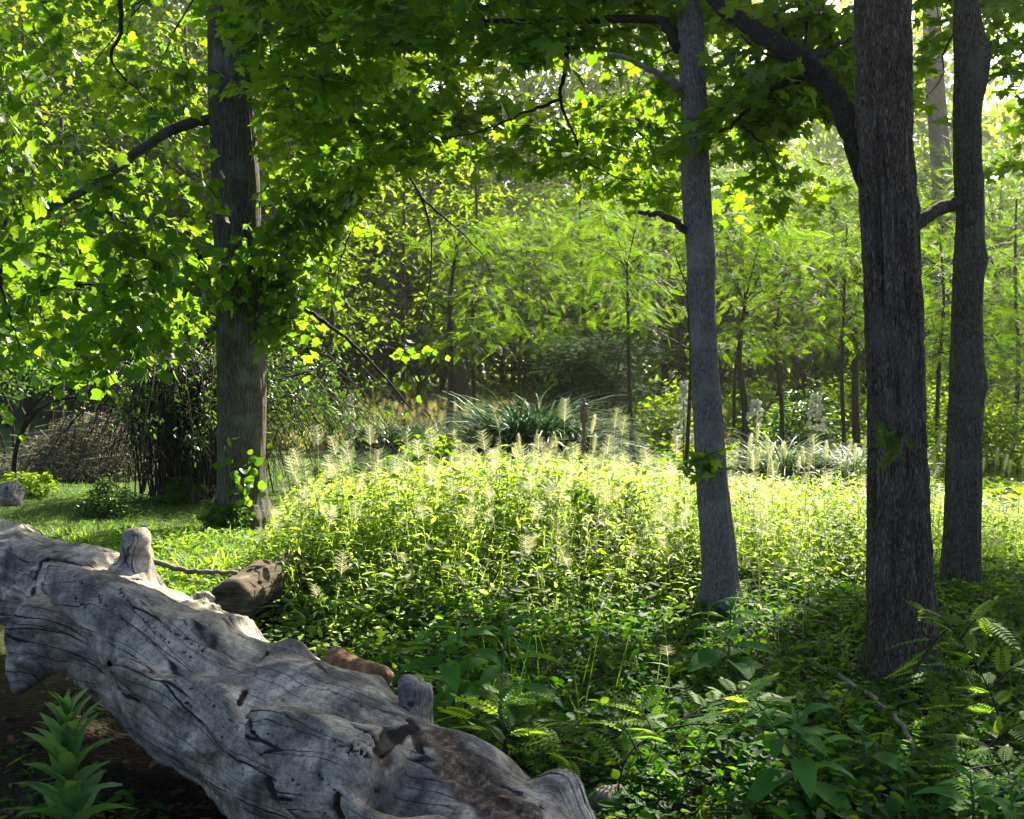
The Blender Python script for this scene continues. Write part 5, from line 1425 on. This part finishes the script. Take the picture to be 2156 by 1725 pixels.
yucca('white yucca flowering among the silvery grass left of the furrowed trunk', 1718, 17.6, 828, 905, 85, .20)

def make_torch():
    d = 15.0; top = P(1230, 840, d); c = G(1229, d)
    t = thing('bamboo_torch', 'bamboo garden torch on a pole standing in the shade behind the tall grass', 'torch', c)
    def lathe(prof, x, y, seg=14):
        g = Geo(); V = []; L = []; Nn = []
        for z, r in prof:
            for k in range(seg): V.append((x + r * math.cos(k * 2 * math.pi / seg), y + r * math.sin(k * 2 * math.pi / seg), z))
        for i in range(len(prof) - 1):
            for k in range(seg): L += [i * seg + k, i * seg + (k + 1) % seg, (i + 1) * seg + (k + 1) % seg, (i + 1) * seg + k]; Nn.append(4)
        L += list(range((len(prof) - 1) * seg, len(prof) * seg)); Nn.append(seg)
        g.add(V, L, Nn); return g
    z1 = top[2]; x = top[0]
    lathe([(c[2] - .05, .022), (c[2] + .4, .021), (c[2] + .405, .025), (c[2] + .42, .025), (c[2] + .425, .021), (c[2] + .8, .021), (c[2] + .805, .025), (c[2] + .82, .025), (c[2] + .825, .021), (z1 - .36, .022), (z1 - .30, .030)], x, d).build('pole', M['bamboo'], t, True)
    pr = []
    for i in range(19):
        z = z1 - .33 + i * .0125; r = .030 + .028 * math.sin(math.pi * min(1, (i + 4) / 24)) + (.003 if i % 2 else -.002); pr.append((z, r))
    lathe(pr, x, d, 18).build('basket', M['bamboo'], t, False)
    lathe([(z1 - .105, .048), (z1 - .10, .058), (z1 - .085, .058), (z1 - .065, .035), (z1 - .055, .022), (z1 - .01, .020), (z1, .017)], x, d).build('fuel_can', M['metal'], t, True)
M['bamboo'] = plain('bamboo', [(.3, (.12, .06, .025)), (.6, (.30, .17, .07)), (.8, (.42, .28, .14))], 60, .6, .4, (1, 1, .4))
M['metal'] = plain('tarnished_metal', [(.35, (.06, .06, .06)), (.7, (.24, .22, .19))], 40, .5, .2)
make_torch()

# ------------------------------------------------------------------ evergreen, saplings and trees behind
def make_juniper():
    c = G(1225, 22.5)
    t = thing('juniper', 'broad dark evergreen shrub standing right behind the bamboo torch', 'tree', c)
    gl, gt = Geo(), Geo()
    n = 150; k = 0; C = []
    while len(C) < n:
        a = rng.random(); z = a * 2.45; w = 1.55 * (1 - a * .5) * (.75 + .7 * vnoise(np.array([a * 9]), np.array([3.]), 4)[0]); th = rng.uniform(0, 6.28)
        C.append(c + np.array([math.cos(th) * w * rng.uniform(.2, 1) + .25 * a, math.sin(th) * w * .8 * rng.uniform(.2, 1), z + .12]))
    C = np.array(C)
    leafy(gl, None, C, (.42, .42, .16), T_PINN, .15, 10, 8, .35, .1, .7, False, .004, .1, -.1)
    for i in range(60):
        q = C[rng.integers(0, n)]; gt.tube(bez([np.array([c[0], c[1], c[2] + (q[2] - c[2]) * .5]), (q + c) / 2 + UP * .25, q], 6), np.linspace(.02, .006, 6), 4, False)
    g = Geo(); g.tube(bez([c - UP * .1, c + UP * 1.2, c + UP * 2.3], 8), np.linspace(.09, .02, 8), 9); g.build('trunk', M['bark_oak'], t, True)
    gt.build('twigs', M['twig'], t); gl.build('crown', M['juniper'], t)
make_juniper()

def sapling(label, u, d, vt, r, kind, clusters, crown_v=(420, 800), lean=0, crown_w=200, mat='locust', name='sapling', extra=()):
    c = G(u, d); t = thing(name, label, 'tree', c)
    g = Geo(); top = P(u + lean, vt, d)
    pts = bez([c - UP * .1, c * .66 + top * .34 + rvec(1, .06)[0] * [1, 1, 0], c * .33 + top * .67 + rvec(1, .08)[0] * [1, 1, 0], top], 18); g.tube(pts, np.linspace(r, r * .35, 18), 9)
    g.build('trunk', M['bark_sap'], t, True)
    for pa, rr in extra:
        g = Geo(); g.tube(bez([P(*q) for q in pa], 10), np.linspace(rr, rr * .4, 10), 6, False); g.build('limb', M['bark_sap'], t, True)
    gl, gt = Geo(), Geo()
    C = box_clusters(u + lean * .5 - crown_w, u + lean * .5 + crown_w, crown_v[0], crown_v[1], d - 1.8, d + 1.8, clusters)
    leafy(gl, gt, C, np.array([.75, .75, .32]) * d / 25, T_PINN if kind == 'pinn' else T_OVAL, (.30 if kind == 'pinn' else .16) * (d / 25) ** .5, 5, 6, .35, .25, .5, True, .007, .4, .35)
    for q in C[:14]:
        b0 = pts[int(np.argmin(np.abs(pts[:, 2] - (q[2] - .35))))]
        gt.tube(bez([b0, b0 * .5 + q * .5 + UP * .06 + rvec(1, .05)[0], q], 6), np.linspace(.014, .004, 6), 4, False)
    gt.build('twigs', M['twig'], t); gl.build('crown', M[mat], t)
sapling('thin brown sapling with a forked foot right of the drooping leaves', 943, 23, 480, .085, 'pinn', 22, (480, 760), 25, 90, extra=[([(950, 760, 23), (965, 850, 23), (985, 905, 23)], .03), ([(960, 735, 23), (1000, 720, 23), (1080, 690, 23)], .02)])
sapling('very thin sapling between the brown sapling and the dark fountain grass', 1008, 22, 600, .045, 'pinn', 16, (560, 740), -14, 70)
sapling('locust sapling with feathery leaves above the dark evergreen', 1095, 25, 560, .05, 'pinn', 40, (450, 760), 8, 130)
sapling('slender locust sapling directly above the bamboo torch', 1240, 27, 300, .07, 'pinn', 46, (400, 720), -20, 160)
sapling('dark thin sapling at the right shoulder of the evergreen', 1335, 21, 560, .06, 'pinn', 30, (420, 690), -15, 120, extra=[([(1290, 900, 21.3), (1300, 780, 21.3), (1325, 690, 21.3)], .025)])
sapling('thin sapling standing close to the left of the pale grey trunk', 1440, 14.5, 600, .035, 'pinn', 14, (500, 690), 6, 90)
sapling('darker sapling right of the pale grey trunk behind the yucca', 1560, 19, 640, .085, 'pinn', 40, (450, 770), 8, 110, extra=[([(1545, 900, 19.2), (1548, 780, 19.2), (1560, 690, 19.2)], .03)])
sapling('straight thin sapling in front of the dark olive bush', 1648, 21, 600, .055, 'pinn', 40, (440, 740), -2, 110)
sapling('pale thin sapling midway between the grey and the furrowed trunks', 1783, 20, 480, .045, 'pinn', 30, (480, 720), 0, 90)
sapling('sturdier brown sapling just left of the furrowed trunk', 1805, 24, 560, .10, 'pinn', 30, (420, 700), 3, 100)
sapling('sapling seen in the gap between the two right-hand trunks', 1975, 22, 480, .05, 'pinn', 44, (450, 800), 3, 120)
sapling('feathery sapling at the right edge of the clearing', 2130, 24, 420, .06, 'pinn', 60, (480, 830), 10, 140)
sapling('shaded sapling above the white yuccas behind the drooping leaves', 700, 27, 420, .09, 'oval', 46, (380, 720), 0, 170, 'broad')
sapling('bushy young tree filling the gap right of the drooping tulip leaves', 850, 29, 300, .08, 'oval', 64, (330, 730), 0, 150, 'broad', 'young_tree')
sapling('young leafy tree behind the thin brown sapling', 1000, 31, 320, .08, 'oval', 60, (330, 700), 0, 130, 'broad', 'young_tree')
sapling('leafy tree at the far left behind the thicket', 120, 24, 250, .12, 'oval', 60, (220, 640), 10, 230, 'broad', 'woodland_tree')

def snag():
    c = G(968, 36)
    t = Geo(); a = P(968, 705, 36); pts = bez([c - UP * .2, (c + a) / 2, a], 20)
    t.tube(pts, np.full(20, .27) * (1 + .1 * np.sin(np.arange(20))), 14)
    tag(t.build('broken_trunk', M['bark_sap'], None, True, c), 'broken brown tree trunk standing in the dry meadow behind the thin brown sapling', 'tree stump')
snag()

def make_meadow():
    n = 16000
    y = 26.5 + 24 * rng.random(n) ** 1.4; x = rng.uniform(-.36, .2, n) * y
    b = np.stack([x, y, ground_z(x, y)], 1)
    az = rng.uniform(0, 6.28, n); e = rng.uniform(.8, 1.5, n); ax = np.stack([np.cos(az) * np.cos(e), np.sin(az) * np.cos(e), np.sin(e)], 1)
    X, Y, Z = frames(ax, UP + rvec(n, .2)); g = Geo(); g.scatter(T_BLADE2, b, X * 1.6, Y, Z, rng.uniform(.45, 1.0, n) * (.7 + .6 * vnoise(x * .8, y * .8, 41)))
    s = rng.random(n) < .10
    p = b[s] + UP * rng.uniform(.6, .95, (s.sum(), 1)); X, Y, Z = frames(UP + rvec(s.sum(), .2), np.array([0, -1., 0]) + rvec(s.sum(), .4)); g.scatter(T_BOTTLE[0], p, X, Y, Z, rng.uniform(.15, .25, s.sum()))
    tag(g.build('meadow_grass', M['dry'], None), kind='stuff')
    n = 24000
    y = 14 + 30 * rng.random(n); x = rng.uniform(.02, .5, n) * y
    p = np.stack([x, y, ground_z(x, y) + rng.uniform(.02, 1, n) * vnoise(x * .6, y * .6, 44) * np.interp(y, [14, 23, 26, 44], [.15, .25, 1.5, 2.2])], 1); ax = rvec(n); ax[:, 2] *= .3
    X, Y, Z = frames(ax, UP + rvec(n, .5)); g = Geo(); g.scatter(T_OVAL, p, X, Y, Z, rng.uniform(.10, .2, n))
    tag(g.build('undergrowth', M['broad'], None), kind='stuff')
make_meadow()

def tree_kind(H, Rr, z0, n, T, size, ntw, lpt, mat, seed):
    """one woodland tree near the origin: trunk and crown meshes to be shared by its copies"""
    g = Geo(); pts = bez([(0, 0, -.2), (rng.uniform(-.2, .2), rng.uniform(-.2, .2), H * .4), (rng.uniform(-.4, .4), rng.uniform(-.4, .4), H * .95)], 14)
    g.tube(pts, np.linspace(.011 * H, .003 * H, 14), 9)
    gl = Geo(); q = unit(rvec(n)) * rng.random((n, 1)) ** .4
    a = (q[:, 2] + 1) / 2
    wz = .55 + .6 * np.sin(np.pi * np.clip(a * .9 + .08, 0, 1))
    C = np.stack([q[:, 0] * Rr * wz, q[:, 1] * Rr * wz, z0 + a * (H - z0)], 1)
    for c in C[:30]: g.tube(bez([(pts[6] * .5 + pts[9] * .5) * [1, 1, 0] + [0, 0, max(z0 * .7, c[2] - 1.5)], c * .5 + [0, 0, c[2] * .5 - .5], c], 6), np.linspace(.035, .010, 6), 4, False)
    leafy(gl, None, C, np.array([Rr * .30, Rr * .30, Rr * .17]), T, size, ntw, lpt, .4, .3, .55, False, .01, .5, .4)
    a, b = g.build('trunk', M['bark_sap'], None, True), gl.build('crown', M[mat], None)
    ma, mb = a.data, b.data; bpy.data.objects.remove(a); bpy.data.objects.remove(b)
    return ma, mb
def make_wood():
    kinds = {'locust': [tree_kind(9, 2.8, 1.2, 80, T_PINN, .42, 6, 6, 'locust', 1), tree_kind(8, 2.6, .8, 76, T_PINN, .42, 6, 6, 'locust', 2)],
             'broad': [tree_kind(11, 3.4, .5, 105, T_DIAM, .26, 9, 9, 'broad', 3), tree_kind(12, 3.6, .9, 105, T_DIAM, .27, 9, 9, 'far', 4), tree_kind(10, 3.2, .3, 100, T_DIAM, .26, 9, 9, 'broad', 5)]}
    spots = [ # u, d, kind, height
        (-120, 38, 'broad', 14), (60, 40, 'broad', 15), (230, 37, 'broad', 13.5), (400, 39, 'broad', 15), (560, 42, 'broad', 14), (690, 47, 'broad', 14), (820, 53, 'broad', 13), (930, 56, 'broad', 14), (330, 49, 'broad', 17), (130, 51, 'broad', 18),
        (1190, 41, 'locust', 9), (1290, 37, 'locust', 9.5), (1400, 38, 'locust', 9.5), (1520, 37, 'locust', 9), (1640, 38, 'locust', 9.5), (1760, 37, 'locust', 9), (1880, 38, 'locust', 9.5), (1980, 37, 'locust', 8.5), (2090, 38, 'locust', 9), (2200, 36, 'locust', 9),
        (1080, 54, 'broad', 14), (880, 46, 'broad', 9), (980, 48, 'broad', 9.5), (1060, 46, 'broad', 9), (1140, 47, 'broad', 10), (720, 45, 'broad', 10), (1210, 50, 'broad', 12), (1330, 56, 'broad', 15), (1460, 52, 'broad', 13), (1590, 55, 'broad', 12), (1720, 50, 'broad', 11), (1840, 55, 'broad', 12.5), (2190, 50, 'broad', 12), (2060, 56, 'broad', 11.5), (-60, 58, 'broad', 22), (150, 61, 'broad', 24), (350, 59, 'broad', 23), (560, 61, 'broad', 23), (760, 63, 'broad', 21), (1180, 63, 'broad', 19), (1400, 62, 'broad', 19), (1340, 44, 'locust', 10), (1460, 43, 'locust', 10), (1700, 43, 'locust', 10), (1820, 43, 'locust', 10), (2040, 42, 'locust', 9), (1580, 43, 'locust', 10)]
    lab = {'locust': 'feathery locust tree in the sunlit row behind the clearing', 'broad': 'tall leafy woodland tree in the background, one of many alike'}
    for i, (u, d, k, H) in enumerate(spots):
        ma, mb = kinds[k][i % len(kinds[k])]
        c = G(u, d); t = thing('woodland_tree' if k == 'broad' else 'locust_tree', lab[k], 'tree', c, 'woodland trees behind the clearing' if k == 'broad' else 'locust trees behind the clearing')
        h0 = 11.0 if k == 'broad' else 8.5
        s = H / h0; t.scale = (s, s, s); t.rotation_euler = (0, 0, rng.uniform(0, 6.28))
        for nm, me in (('trunk', ma), ('crown', mb)):
            o = bpy.data.objects.new(nm, me); col.objects.link(o); o.parent = t
    # tall hazy trunk at the upper right
    c = G(1985, 40); t = thing('tall_tree', 'tall pale hazy trunk far off between the two right-hand trunks', 'tree', c)
    g = Geo(); g.tube(bez([c, P(1990, 500, 40), P(1980, 330, 40), P(1965, 120, 40), P(1960, -60, 40)], 16), np.linspace(.42, .30, 16), 12); g.build('trunk', M['bark_side'], t, True)
    gl = Geo(); C = box_clusters(1880, 2120, -100, 240, 38, 43, 26); leafy(gl, None, C, (1.2, 1.2, .6), T_DIAM, .28, 6, 7, .4, .3, .55); gl.build('crown', M['far'], t)
    # the wood beyond, one mass
    g = Geo(); n = 100000
    y = rng.uniform(64, 88, n); x = rng.uniform(-.62, .62, n) * y
    uu = x / y * F + 1078
    top = np.interp(uu, [-400, 0, 700, 1300, 1500, 1620, 1700, 1850, 2000, 2156, 2500], [38, 38, 38, 36, 32, 17, 26, 25, 24, 24, 26]) * (.8 + .35 * vnoise(x * .16, y * .1, 51))
    z = rng.random(n) * top
    k = vnoise(x * .35, z * .35, 52) + .35 * vnoise(x, z, 53) > .34 - .2 * (z < 5) + .25 * (z > 9) * (uu > 1500)
    x, y, z = x[k], y[k], z[k]; p = np.stack([x, y, ground_z(x, y) + z], 1)
    ax = rvec(len(p)); ax[:, 2] -= .4; X, Y, Z = frames(ax, UP + rvec(len(p), .6)); g.scatter(T_DIAM, p, X, Y, Z, rng.uniform(.45, 1.0, len(p)))
    tag(g.build('far_woodland', M['far'], None), kind='stuff')
make_wood()

# ------------------------------------------------------------------ the hazy morning air
def make_haze():
    me = bpy.data.meshes.new('haze')
    x, y0, y1, z0, z1 = 75.0, -8.0, 96.0, -1.3, 46.0
    v = [(-x, y0, z0), (x, y0, z0), (x, y1, z0), (-x, y1, z0), (-x, y0, z1), (x, y0, z1), (x, y1, z1), (-x, y1, z1)]
    me.from_pydata(v, [], [(3, 2, 1, 0), (4, 5, 6, 7), (0, 1, 5, 4), (1, 2, 6, 5), (2, 3, 7, 6), (3, 0, 4, 7)])
    m, nt, out = newmat('haze_air')
    pv = N(nt, 'ShaderNodeVolumePrincipled')
    pv.inputs['Color'].default_value = (.95, .96, .86, 1); pv.inputs['Density'].default_value = HAZE; pv.inputs['Anisotropy'].default_value = .75
    nt.links.new(pv.outputs[0], out.inputs['Volume'])
    me.materials.append(m); o = bpy.data.objects.new('haze', me); col.objects.link(o); tag(o, kind='stuff')
HAZE = .0005
make_haze()
